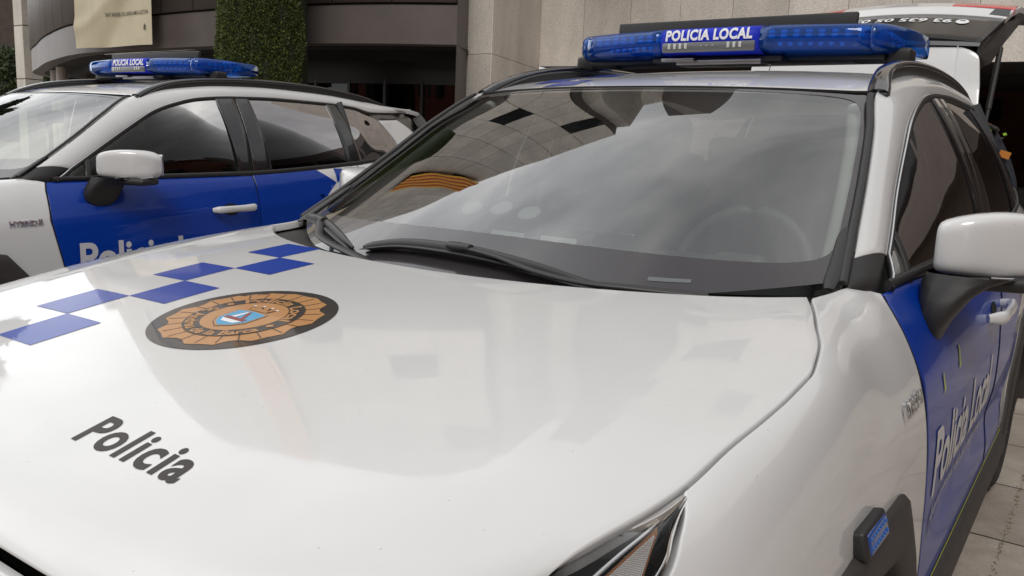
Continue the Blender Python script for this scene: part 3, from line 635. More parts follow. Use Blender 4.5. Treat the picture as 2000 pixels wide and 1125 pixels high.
def build_car(root):
    side_parts(root, 1, False); side_parts(root, -1, False)
    # --- bonnet
    nt, ns = 90, 101; G = np.zeros((nt, ns, 3))
    for i, t in enumerate(np.linspace(0, 1, nt)):
        # half width at this row: find seam point with the same t
        ysm = np.linspace(SEAM[-1, 1], SEAM[0, 1], 200); xs_ = seam_x(ysm); tt = (ysm - YF(xs_)) / (HR(xs_) - YF(xs_)); tt = (tt - tt[0]) / (tt[-1] - tt[0])
        X = float(np.interp(t, tt, xs_)); yend = float(np.interp(t, tt, ysm))
        for j, s in enumerate(np.linspace(-1, 1, ns)):
            x = s * X; y = YF(x) + t * (HR(x) - YF(x)); y = y + (yend - (YF(X) + t * (HR(X) - YF(X)))) * abs(s) ** 6
            z = float(H(x, y)); z -= .020 * math.exp(-((y - float(YF(x))) / .022)) ; G[i, j] = (x, y, z)
    hood = MB().grid(panelize(G, out=(0, 0, 1), gap=.0038, depth=.03)).build('bonnet', M['white'], root, off=OFF)
    hf = lambda u, v: (lambda P: (P, norm(np.stack([-(H(u + 1e-3, v) - H(u - 1e-3, v)) / 2e-3, -(H(u, v + 1e-3) - H(u, v - 1e-3)) / 2e-3, np.ones_like(u)], -1))))(np.stack([u, v, H(u, v)], -1))
    # checker squares on the passenger side of the bonnet
    xi, xm, xo, y0, dy, k = -.2144, -.3283, -.4417, .3284, .1169, .0143
    ck = MB()
    for i in range(0, 6):
        for c_, (xa, xb) in enumerate(((xi, xm), (xm, xo))):
            if (i + c_) % 2: continue
            ya, yb = y0 + i * dy, y0 + (i + 1) * dy; sa, sb = k * dy * i, k * dy * (i + 1)
            V, F = cut2d([(xa + sa, ya), (xa + sb, yb), (xb + sb, yb), (xb + sa, ya)], [[0, 1, 2, 3]], .03); P, N = hf(V[:, 0], V[:, 1]); ck.add(P + N * .0007, [f[::-1] for f in F])
    fix_up(ck); ck.build('checker_decal', M['hood_blue'], hood, off=OFF)
    # lettering on the bonnet, slanted as on the car
    V, F = fit_text('Policia', 0, 0, 1, 1, bold=.026, shear=0., spacing=1.10)
    w_, h_ = .205, .0575
    U = .1766 + V[:, 0] * w_ - V[:, 1] * .010; W = .1945 + V[:, 1] * h_ + V[:, 0] * .004
    decal('bonnet_lettering', np.stack([U, W], -1), F, hf, M['letter_dark'], hood, OFF, .0007)
    # --- crest
    cx, cy, rx, ry = -.0095, .5866, .1566, .1566
    def disc(r0, r1, n=96):
        V = [(r * math.cos(2 * math.pi * i / n), r * math.sin(2 * math.pi * i / n)) for r in (r0, r1) for i in range(n)]
        return np.array(V), [[i, (i + 1) % n, n + (i + 1) % n, n + i] for i in range(n)]
    def poly(P): return np.array(P, float), [list(range(len(P)))]
    def place(V): return np.asarray(V) * rx + (cx, cy)
    V, F = poly([(math.cos(2 * math.pi * i / 120), math.sin(2 * math.pi * i / 120)) for i in range(120)])
    crest = decal('crest', place(V), F, hf, M['badge_black'], hood, OFF, .0010)
    lay = lambda nm, V, F, m, h, st=.03: decal(nm, place(V), F, hf, m, crest, OFF, h, st)
    star = []
    for i in range(8):
        for a_, r_ in ((-.32, .80), (-.17, .885), (0., .86), (.17, .885), (.32, .80)):
            t = math.pi / 4 * i + a_ * 1.05 + math.pi / 8; star.append((r_ * math.cos(t), r_ * math.sin(t)))
    lay('crest_star', *poly(star), M['badge_gold'], .0014)
    ln = MB(); V_ = []; F_ = []
    for i in range(24):
        t = 2 * math.pi * i / 24 + .06; d_ = np.array([math.cos(t), math.sin(t)]); q = np.array([-d_[1], d_[0]]) * .0065; n0 = len(V_)
        V_ += [d_ * .62 + q, d_ * .62 - q, d_ * .84 - q, d_ * .84 + q]; F_.append([n0, n0 + 1, n0 + 2, n0 + 3])
    lay('crest_rays', np.array(V_), F_, M['badge_black'], .0018)
    lay('crest_ring', *disc(.455, .645), M['badge_black'], .0020)
    lay('crest_field', *poly([(.465 * math.cos(2 * math.pi * i / 80), .465 * math.sin(2 * math.pi * i / 80)) for i in range(80)]), M['badge_gold'], .0022)
    def arctext(s, a0, a1, r, h, bold=.02, inner=False):
        V, F = text2d(s, bold=bold); V[:, 0] = (V[:, 0] - V[:, 0].min()) / np.ptp(V[:, 0]); hh = V[:, 1].max(); V, F = cut2d(V, F, (.02, 5)); V[:, 1] /= hh
        a = a0 + (a1 - a0) * V[:, 0]; rr = (r + V[:, 1] * h) if not inner else (r + h - V[:, 1] * h)
        return np.stack([rr * np.cos(a), rr * np.sin(a)], -1), F
    D = math.radians
    lay('crest_lettering_top', *arctext('Policia Local', D(142), D(8), .485, .135, .03), M['badge_gold'], .0024)
    lay('crest_lettering_bottom', *arctext('St. Andreu de la Barca', D(176), D(336), .48, .135, .03, inner=True), M['badge_gold'], .0024)
    for t in (D(159), D(350)):
        c_ = np.array([math.cos(t), math.sin(t)]) * .55; lay('crest_diamond', *poly([c_ + (.05, 0), c_ + (0, .05), c_ - (.05, 0), c_ - (0, .05)]), M['badge_gold'], .0025)
    sh = lambda s_: [(-.20 * s_, .12 * s_), (.0, .15 * s_), (.20 * s_, .12 * s_), (.20 * s_, -.12 * s_), (.12 * s_, -.22 * s_), (0, -.29 * s_), (-.12 * s_, -.22 * s_), (-.20 * s_, -.12 * s_)]
    mv = lambda P: np.array(P) + (0, -.03)
    lay('crest_shield_border', *poly(mv(sh(1.25))), M['badge_black'], .0026); lay('crest_shield_rim', *poly(mv(sh(1.20))), M['badge_gold'], .0028)
    lay('crest_shield', *poly(mv(sh(1.10))), M['badge_sky'], .0030)
    lay('shield_water', *poly([(-.18, -.14), (.18, -.14), (.10, -.235), (-.10, -.235)]), M['letter_white'], .0032)
    lay('shield_cross_bar', *poly([(-.17, -.155), (.17, -.165), (.17, -.10), (-.17, -.09)]), M['badge_red'], .0034)
    lay('shield_upright', *poly([(-.045, .09), (.0, .10), (.115, -.10), (.06, -.10)]), M['badge_red'], .0034)
    lay('shield_sail', *poly([(-.06, .08), (-.03, .09), (-.04, -.09), (-.11, -.09)]), M['letter_white'], .0034)
    cr = [(-.16, .14), (-.19, .26), (-.11, .20), (-.07, .29), (0, .215), (.07, .29), (.11, .20), (.19, .26), (.16, .14)]
    lay('crest_crown', *poly(np.array(cr) + (0, .03)), M['badge_black'], .0026); lay('crown_fill', *poly(np.array(cr) * (.86, .80) + (0, .055)), M['badge_gold'], .0030)
    pl = MB()
    for p in [(-.19, .29), (-.07, .32), (.07, .32), (.19, .29)]:
        V, F = poly([(p[0] + .018 * math.cos(t), p[1] + .018 * math.sin(t)) for t in np.linspace(0, 2 * math.pi, 9)[:-1]]); P, N = hf(*place(V).T); pl.add(P + N * .003, F)
    fix_up(pl); pl.build('crown_pearls', M['letter_white'], crest, off=OFF)

    # --- windscreen
    s_ = np.linspace(-1, 1, 61); t_ = np.linspace(0, 1, 41)
    SS, TT = np.meshgrid(s_, t_); G = WIN(SS, TT); ws = MB().grid(G).build('windscreen', M['glass'], root, off=OFF)
    if np.mean([p.normal.z for p in ws.data.polygons]) < 0: ws.data.flip_normals()
    def wn_(s, t):
        p = WIN(s, t); a = WIN(s + 1e-3, t) - p; b = WIN(s, t + 1e-3) - p; n = norm(np.cross(a, b)); return p, n * np.sign(n[..., 2:3])
    # black border: outer edge of the glass to a rounded inner opening
    def inner(th):
        c_, s2 = math.cos(th), math.sin(th); m_ = (abs(c_) ** 14 + abs(s2) ** 14) ** (1 / 14); c_ /= m_; s2 /= m_; sx_ = .972 * c_; tb = .184 - .125 * sx_ ** 2; return sx_, tb + (.982 - tb) * (s2 + 1) / 2
    nb = 480; G = np.zeros((nb, 4, 3))
    for i in range(nb):
        th = 2 * math.pi * i / (nb - 1); a_, b_ = inner(th); c_, s2 = math.cos(th), math.sin(th); m_ = max(abs(c_), abs(s2)); ox = c_ / m_; oy = .5 + .5 * s2 / m_
        for j, v in enumerate((0, .33, .66, 1)):
            u_, w_ = a_ + (ox - a_) * v, b_ + (oy - b_) * v; p, n = wn_(np.array([u_]), np.array([w_])); G[i, j] = (p + n * .0012)[0]
    fb = MB().grid(G).build('glass_border', M['frit'], ws, off=OFF)
    # rear view sensor housing at the top of the glass
    p, n = wn_(np.array([0.]), np.array([.93])); q = (p - n * .03)[0]
    MB().rbox(q, (.16, .12, .045), .015, Matrix.Rotation(math.radians(27), 3, 'X')).build('mirror_sensor_housing', M['dark_trim'], ws, off=OFF)
    MB().rbox(q + np.array([0, .09, -.075]), (.24, .03, .065), .014).build('rear_view_mirror', M['dark_trim'], root, off=OFF)
    # data plate lettering and the pale strip low on the glass
    def wf(u, v): return wn_(u, v)
    V, F = cut2d([(.592, .050), (.690, .038), (.689, .050), (.591, .063)], [[0, 1, 2, 3]], .03); P, N = wf(V[:, 0], V[:, 1]); q = MB().add(P + N * .002, F); fix_up(q); q.build('identification_strip', mat('grey_strip', (.13, .14, .15), .4), ws, off=OFF)
    # --- cowl
    G = np.zeros((41, 4, 3))
    for i, x in enumerate(np.linspace(-.76, .76, 41)):
        yr = float(HR(x)); wy = 1.02 + (1.36 - 1.02) * abs(x / .76) ** 2.15
        for j, (y, z) in enumerate(((yr - .03, float(H(x, yr)) - .03), (yr + .004, float(H(x, yr)) - .026), (wy + .045, float(H(x, yr)) - .016), (wy + .10, float(H(x, yr)) - .03))): G[i, j] = (x, max(y, yr - .03), z)
    MB().grid(G).build('cowl', M['plastic'], root, off=OFF)
    # --- wipers
    def wip(blade, arm, clipt, bw=.0):
        B_ = spl([tuple(wn_(np.array([s]), np.array([t]))[0][0] + wn_(np.array([s]), np.array([t]))[1][0] * h) for s, t, h in blade], 40)
        prof = np.interp(np.linspace(0, 1, 40), [0, .04, .3, .5, .8, 1], [.004, .010, .013, .014, .010, .003])
        b = MB().tube(B_, prof, 10, (.85, 1.15)).build('wiper_blade', M['wiper'], root, off=OFF)
        B2 = B_ + np.array([0, -.012, -.004]); MB().tube(B2, prof * .55, 8, (1.6, .5)).build('spoiler_lip', M['wiper'], b, off=OFF)
        A_ = spl([tuple(wn_(np.array([s]), np.array([t]))[0][0] + wn_(np.array([s]), np.array([t]))[1][0] * h) for s, t, h in arm], 30)
        a = MB().tube(A_, np.interp(np.linspace(0, 1, 30), [0, .4, .8, 1], [.015, .011, .0085, .009]), 8, (1.25, .55)).build('wiper_arm', M['wiper'], root, off=OFF)
        p = A_[-1]; d_ = norm(B_[int(clipt * 39)] - B_[int(clipt * 39) - 2]); MB().tube(np.array([p - d_ * .03, p, p + d_ * .03]), [.010, .0125, .010], 8, (1.2, .8)).build('wiper_clip', M['wiper'], a, off=OFF)
    wip(WIPER1[0], WIPER1[1], WIPER1[2]); wip(WIPER2[0], WIPER2[1], WIPER2[2])
    # --- roof
    xs = np.linspace(-.612, .612, 61); G = np.zeros((70, 61, 3))
    for i, v in enumerate(np.linspace(0, 1, 70)):
        for j, x in enumerate(xs):
            ys_ = 1.918 + .118 * abs(x / .612) ** 2.15; y = ys_ + v * (4.27 - ys_); G[i, j] = (x, y, float(roofz(x, y)))
    roof = MB().grid(panelize(G, out=(0, 0, 1), gap=.0)).build('roof', M['white'], root, off=OFF)
    rf = numn(lambda u, v: np.stack([u, v, roofz(u, v)], -1))
    def rff(u, v): P, N = rf(u, v); return P, N * np.sign(N[:, 2:])
    ck = MB()
    for i in range(0, 10):
        for c_, (xa, xb) in enumerate(((-.235, -.352), (-.352, -.469))):
            if (i + c_) % 2: continue
            ya = 1.955 + i * .122 + (.02 if c_ == 0 else .02); V, F = cut2d([(xa, ya), (xa, ya + .122), (xb, ya + .122), (xb, ya)], [[0, 1, 2, 3]], .03); P, N = rff(V[:, 0], V[:, 1]); ck.add(P + N * .0013, F)
    fix_up(ck); ck.build('roof_checker_decal', M['hood_blue'], roof, off=OFF)
    MB().tube([(x, 1.905 + .118 * abs(x / .612) ** 2.15, float(roofz(x, 1.918 + .118 * abs(x / .612) ** 2.15)) - .004) for x in np.linspace(-.62, .62, 40)], .006, 6).build('header_seal', M['seam'], root, off=OFF)
    fin = MB(); fin.tube(spl([(0, 3.98, 1.604), (0, 4.06, 1.630), (0, 4.14, 1.655), (0, 4.18, 1.600)], 12), [.006, .02, .022, .022, .022, .022, .02, .018, .014, .012, .01, .008], 8, (.8, 1)).build('roof_antenna', M['black_gloss'], root, off=OFF)
    MB().tube([(-.33, 3.9, 1.60), (-.33, 3.93, 1.66), (-.33, 4.0, 1.78)], .0022, 5).build('whip_antenna', M['plastic'], root, off=OFF)
    # --- light bar on two feet
    lb = MB().rbox((0, 2.63, 1.646), (1.06, .14, .018), .006); lb.rbox((0, 2.54, 1.642), (.46, .10, .018), .004)
    base = lb.build('light_bar', M['plastic'], root, off=OFF)
    for s2 in (-1, 1):
        ft = MB(); ft.rbox((s2 * .565, 2.62, 1.650), (.075, .08, .050), .012); ft.rbox((s2 * .50, 2.62, 1.640), (.14, .06, .016), .004); ft.build('mounting_foot', M['plastic'], base, off=OFF)
    ct = MB(); ct.rbox((0.02, 2.52, 1.632), (.30, .10, .018), .003); ct.rbox((-.12, 2.47, 1.640), (.12, .03, .012), .002); ct.build('centre_bracket', M['alloy'], base, off=OFF)
    def barplan(x):   # front y of the bar
        return 2.425 + .35 * max(0, abs(x) - .17) ** 1.6
    def barsec(x, k=1., dy=0.):
        yf = barplan(min(abs(x), .50)) + dy; yb = 2.74 + .15 * min(1, abs(x) / .6) ** 2 - dy
        if abs(x) > .50: u = (abs(x) - .50) / .097; yf = yf + .27 * (1 - math.sqrt(max(0, 1 - u * u * .97))) + .02 * u; k = k * (1 - .25 * u * u)
        zc, hz = 1.700, .047 * k; yc, hy = (yf + yb) / 2, (yb - yf) / 2; r = []
        for a_ in range(24):
            t = 2 * math.pi * a_ / 24; c_, s2 = math.cos(t), math.sin(t); r.append((x, yc + hy * np.sign(c_) * abs(c_) ** .45, zc + hz * np.sign(s2) * abs(s2) ** .55))
        r.append(r[0]); return r
    def seg(x0, x1, n, name, m, par, k=1., cap0=True, cap1=True, dy=0.):
        P = np.array([barsec(x, k, dy) for x in np.linspace(x0, x1, n)]); L = []
        if cap0: L += [P[0] * 0 + P[0].mean(0)]
        L += list(P)
        if cap1: L += [P[-1] * 0 + P[-1].mean(0)]
        return MB().grid(np.array(L)).build(name, m, par, off=OFF)
    cs = seg(-.172, .172, 6, 'sign_section', M['bar_blue'], base, 1.0)
    for s2 in (-1, 1):
        a_, b_ = sorted((s2 * .176, s2 * .497)); ln_ = seg(a_, b_, 10, 'blue_lens', M['blue_lens'], base)
        a_, b_ = sorted((s2 * .500, s2 * .596)); ln2 = seg(a_, b_, 14, 'corner_lens', M['blue_lens'], base)
        a_, b_ = sorted((s2 * .18, s2 * .57)); 
        core = MB(); core.rbox((s2 * .355, 2.64, 1.694), (.36, .17, .046), .006); core.build('beacon_base', M['blue_core'], base, off=OFF)
        led = MB(); 
        for i in range(8):
            x = s2 * (.20 + i * .038); y = barplan(x) + .045
            for z in (1.722, 1.708):
                led.rbox((x, y, z), (.020, .018, .011), .004)
            if i > 0: led.rbox((s2 * (.20 + i * .030), y - .004, 1.682), (.014, .014, .014), .004)
        for i in range(6):
            y = 2.53 + i * .036; led.rbox((s2 * .535, y + .06, 1.712), (.016, .02, .018), .004)
            if i % 2: led.rbox((s2 * .535, y + .06, 1.690), (.016, .02, .012), .004)
        led.build('led_row', M['led'], base, off=OFF)
    # clear window under the sign, with its own leds
    G = np.array([[(x, barsec(x)[a_][1] - .0025, barsec(x)[a_][2]) for a_ in (12, 13, 14, 15)] for x in np.linspace(-.162, .162, 6)]); 
    G[..., 2] = np.clip(G[..., 2], 1.66, 1.694)
    cl = MB().rbox((0, 2.4245, 1.676), (.325, .012, .032), .004).build('clear_window', mat('clear_lens_grey', (.13, .135, .14), .25, coat=1.), cs, off=OFF)
    led = MB()
    for x in (-.135, -.115, -.095, -.075, .075, .095, .115, -.02, .0, .02): led.rbox((x, 2.4175, 1.680), (.009 if abs(x) > .05 else .003, .004, .018 if abs(x) > .05 else .004), .001)
    led.build('clear_led', M['led_clear'], cs, off=OFF)
    V, F = fit_text('POLICIA LOCAL', -.152, 1.700, .304, .035, bold=.045, spacing=1.1); q = MB()
    fr_ = lambda x, z: (x, barplan(0) - .0012 - .0 + (max(0, z - 1.715)) ** 2 * 9, z)
    V, F = cut2d(V, F, .02); yy = [np.interp(z, [1.69, 1.715, 1.73, 1.74], [2.4235, 2.4245, 2.429, 2.437]) for z in V[:, 1]]; q.add([(x, y - .0025, z) for (x, z), y in zip(V, yy)], F)
    for f in q.f:
        a_, b_, c_ = [np.array(q.v[i]) for i in f[:3]]
        if np.cross(b_ - a_, c_ - a_)[1] > 0: f.reverse()
    q.build('sign_lettering', M['letter_white'], cs, off=OFF)
    MB().rbox((0, 2.60, 1.762), (.86, .020, .060), .006, Matrix.Rotation(math.radians(-4), 3, 'X')).build('top_sign_board', M['plastic'], base, off=OFF)
    # --- front clip: nose, grille, bumper
    def front(x, z):
        yb_ = float(YF(min(abs(x), .78)));  zt = float(H(x, yb_)) - .02
        f = (zt - z); return yb_ + .004 - .05 * math.sin(min(1, max(0, f) / .35) * math.pi / 2) + .02 * max(0, f - .4)
    G = np.array([[(x, front(x, z0 - .004 - v * .10) - .006, z0 - .004 - v * .10) for v in np.linspace(0, 1, 8)] for x, z0 in [(x, float(H(x, YF(x))) - .031) for x in np.linspace(-.56, .56, 41)]])
    MB().grid(panelize(G, out=(0, -1, .3), gap=.001)).build('nose_panel', M['white'], root, off=OFF)
    gl = MB(); 
    for k_ in range(9):
        z = .80 - k_ * .033; gl.tube([(x, front(x, z) + .03, z) for x in np.linspace(-.60, .60, 21)], .007, 6, (1, .6))
    gl.grid(np.array([[(x, front(x, z) + .06, z) for z in (.82, .5)] for x in np.linspace(-.62, .62, 21)])); gl.build('grille', M['plastic'], root, off=OFF)
    PL = spl([(.955, .56, 0), (.93, .36, 0), (.86, .17, 0), (.72, .045, 0), (.5, -.01, 0), (.25, -.025, 0), (0, -.03, 0)], 24); PL = np.concatenate([PL, PL[::-1][1:] * [-1, 1, 1]])
    G = np.array([[(p[0] * w_, p[1] + dy_, z) for z, w_, dy_ in ((.745, .965, .035), (.66, .985, .012), (.58, .995, .0), (.52, .99, .008))] for p in PL])
    MB().grid(panelize(G, out=(0, -1, 0))).build('front_bumper', M['white'], root, off=OFF)
    G = np.array([[(p[0] * w_, p[1] + dy_, z) for z, w_, dy_ in ((.516, .985, .012), (.42, .99, .02), (.30, .98, .03), (.22, .95, .07))] for p in PL])
    MB().grid(G).build('lower_bumper', M['clad'], root, off=OFF)
    # --- rear body below the hatch opening, rear bumper
    G = np.array([[(p[0] * w_, 4.60 - p[1] - dy_, z) for z, w_, dy_ in ((.72, .95, .03), (.60, .98, .01), (.45, .99, .0), (.28, .95, .05))] for p in PL * [1, .6, 1]])
    MB().grid(G).build('rear_bumper', M['clad'], root, off=OFF)
    for s2 in (-1, 1):
        tl = MB().grid(np.array([[(s2 * (x - .006 * math.sin(v * 3.1)), y, z) for v, z in zip(np.linspace(0, 1, 6), np.linspace(.98, 1.12, 6))] for x, y in [(.885, 4.15), (.865, 4.28), (.82, 4.40), (.74, 4.48)]])).build('tail_lamp', M['red_lamp'], root, off=OFF)
        MB().grid(np.array([[(s2 * x, y, z) for z in (.70, .85, .98, 1.12)] for x, y in [(.78, 4.36), (.74, 4.42), (.68, 4.44), (.60, 4.40)]])).build('rear_body_corner', M['white'], root, off=OFF)
    # --- floor / underbody and inner shell (dark, closes the view through panel gaps)
    sh_ = MB(); sh_.box((0, 2.3, .33), (1.55, 4.0, .05)); sh_.box((0, .68, .74), (1.42, .95, .06)); sh_.build('underbody', M['seam'], root, False, off=OFF)
    for s2 in (-1, 1):
        G = np.array([[(s2 * (float(FX(y, z)) - .045), y, z) for z in np.linspace(.36, float(blz(y)) - .02, 8)] for y in np.linspace(1.25, 4.2, 20)])
        MB().grid(G).build('door_lining', M['dark_trim'], root, off=OFF)
        G = np.array([[(s2 * (float(seam_x(y)) - .03 + dx), y, float(H(seam_x(y), y)) - dz_) for dx, dz_ in ((-.02, .06), (0, .028), (.05, .03), (.07, .10))] for y in np.linspace(.32, 1.24, 20)])
        MB().grid(G).build('bonnet_gutter', M['seam'], root, off=OFF)
        # inner pillar trims
        MB().tube([(s2 * (p[0] - .045), p[1] + .03, p[2] - .035) for p in spl(IN[:5], 14)], .030, 8, (1, .7)).build('inner_front_pillar', M['light_trim'], root, off=OFF)
        MB().tube(spl([(s2 * .765, 2.63, 1.02), (s2 * .735, 2.64, 1.2), (s2 * .70, 2.66, 1.36), (s2 * .63, 2.68, 1.53)], 14), .042, 8, (.6, 1)).build('inner_centre_pillar', M['light_trim'], root, off=OFF)
        MB().tube(spl([(s2 * .775, 3.50, 1.10), (s2 * .70, 3.50, 1.36), (s2 * .62, 3.50, 1.53)], 10), .06, 8, (.6, 1.3)).build('inner_rear_pillar', M['dark_trim'], root, off=OFF)
        MB().tube(spl([(s2 * .66, 2.61, 1.50), (s2 * .705, 2.60, 1.25), (s2 * .74, 2.60, 1.03)], 8), .022, 6, (.1, 1)).build('seat_belt', M['seat'], root, off=OFF)
    G = np.array([[(x, y, float(roofz(x, y)) - .045) for x in np.linspace(-.60, .60, 13)] for y in np.linspace(2.05, 4.2, 20)])
    MB().grid(G).build('headlining', M['light_trim'], root, off=OFF)
    # --- dashboard
    G = np.zeros((41, 12, 3))
    for i, x in enumerate(np.linspace(-.76, .76, 41)):
        wy = 1.02 + (1.36 - 1.02) * abs(x / .76) ** 2.15
        hump = .060 * math.exp(-((x - .36) / .20) ** 4)
        for j, (v, z) in enumerate(zip(np.linspace(0, 1, 12), [1.005, 1.012, 1.02, 1.027, 1.032, 1.036, 1.038, 1.036, 1.025, .995, .93, .80])):
            y = wy + .03 + v * (1.80 - wy); hh = hump * np.clip((v - .35) / .35, 0, 1) * (1 if v < .9 else .8); G[i, j] = (x, y, z + hh)
    dash = MB().grid(G).build('dashboard', M['dark_trim'], root, off=OFF)
    MB().rbox((0, 1.77, 1.035), (.23, .022, .135), .01, Matrix.Rotation(math.radians(-10), 3, 'X')).build('centre_screen', M['black_gloss'], dash, off=OFF)
    # steering wheel
    c0 = np.array([.36, 1.93, 1.005]); Rw = np.array(Matrix.Rotation(math.radians(-24), 3, 'X')); q = MB()
    q.tube([c0 + Rw @ np.array([.185 * math.cos(t), 0, .185 * math.sin(t)]) for t in np.linspace(0, 2 * math.pi, 49)], .0165, 10, cap=False)
    for t in (0, math.pi, -math.pi / 2): q.tube([c0 + Rw @ np.array([.05 * math.cos(t), -.01, .05 * math.sin(t)]), c0 + Rw @ np.array([.18 * math.cos(t), 0, .18 * math.sin(t)])], .016, 8, (1, .6))
    q.rbox(c0 + np.array([0, -.015, 0]), (.15, .06, .12), .03, Rw); q.build('steering_wheel', mat('wheel_leather', (.06, .062, .064), .5), root, off=OFF)
    # seats
    for s2 in (-1, 1):
        q = MB(); q.rbox((s2 * .38, 2.42, .72), (.52, .54, .18), .07); q.rbox((s2 * .38, 2.78, 1.02), (.50, .16, .62), .07, Matrix.Rotation(math.radians(-14), 3, 'X')); st = q.build('front_seat', M['seat'], root, off=OFF)
        MB().rbox((s2 * .38, 2.90, 1.385), (.27, .10, .17), .045, Matrix.Rotation(math.radians(-10), 3, 'X')).build('headrest', M['seat'], st, off=OFF)
    q = MB(); q.rbox((0, 3.35, .74), (1.30, .50, .18), .07); q.rbox((0, 3.66, 1.02), (1.30, .15, .56), .06, Matrix.Rotation(math.radians(-18), 3, 'X'))
    q.rbox((-.4, 3.78, 1.34), (.26, .09, .14), .04); q.rbox((.4, 3.78, 1.34), (.26, .09, .14), .04); q.build('rear_seat', M['seat'], root, off=OFF)
    # dashboard strobe with three suction cups on the glass
    q = MB(); q.rbox((.035, 1.42, 1.098), (.32, .05, .050), .006, Matrix.Rotation(math.radians(-20), 3, 'X')); sb = q.build('dash_strobe_bar', M['plastic'], root, off=OFF)
    le = MB()
    for x in (-.045, .105):
        le.rbox((x, 1.392, 1.104), (.10, .006, .022), .002, Matrix.Rotation(math.radians(-20), 3, 'X'))
    le.build('strobe_led', M['led_clear'], sb, off=OFF)
    cm = mat('clear_rubber', (.30, .33, .32), .25, coat=1.)
    for (x, t) in ((-.060, .277), (.018, .288), (.098, .279)):
        sx_ = x / .72; p, n = wn_(np.array([sx_]), np.array([t])); p, n = p[0], n[0]; cu = MB(); cu.tube([p - n * .004, p - n * .007, p - n * .014, p - n * .02], [.027, .0275, .016, .007], 24); cu.build('suction_cup', cm, sb, off=OFF)
    # marking on the far window, read from the front
    V, F = fit_text('A-4', 0, 0, .055, .028, bold=.03)
    q = MB(); q.add([(-.60 + .0, 2.0, 1.2)] * 0, []); V2, F2 = cut2d(V, F, .05)
    P = np.stack([-(GX(1.93 + V2[:, 0], 1.19 + V2[:, 1])) + .012, 1.93 + V2[:, 0], 1.19 + V2[:, 1]], -1); q.add(P, F2); q.build('window_marking', M['letter_dark'], root, False, off=OFF)
    # sticker on the tinted rear quarter window
    for s2 in (1,):
        q = MB(); V, F = poly([(3.66, 1.31), (3.70, 1.35), (3.79, 1.24), (3.76, 1.205)]); q.add(np.stack([s2 * (GX(V[:, 0], V[:, 1]) + .002), V[:, 0], V[:, 1]], -1), F); V2 = (V - V.mean(0)) * .55 + V.mean(0); st = q.build('window_sticker', M['green_sticker'], root, False, off=OFF)
        q = MB(); q.add(np.stack([s2 * (GX(V2[:, 0], V2[:, 1]) + .004), V2[:, 0], V2[:, 1]], -1), F); q.build('sticker_emblem', M['letter_white'], st, False, off=OFF)

def fix_up(q):
    for f in q.f:
        a_, b_, c_ = [np.array(q.v[i]) for i in f[:3]]
        if np.cross(b_ - a_, c_ - a_)[2] < 0: f.reverse()
WIPER1 = ([(-.325, .060, .010), (-.17, .092, .016), (.0, .098, .018), (.13, .092, .018), (.30, .068, .017), (.42, .040, .014), (.52, .020, .008)], [(.74, -.02, .0), (.58, -.005, .018), (.45, .015, .026), (.33, .040, .030), (.20, .075, .032), (.07, .092, .034)], .46)
WIPER2 = ([(-.83, .03, .026), (-.72, .055, .024), (-.58, .066, .020), (-.46, .058, .016), (-.37, .048, .010)], [(-.10, .0, .002), (-.30, .025, .012), (-.48, .022, .024), (-.555, .022, .032), (-.60, .040, .034), (-.665, .064, .034)], .38)

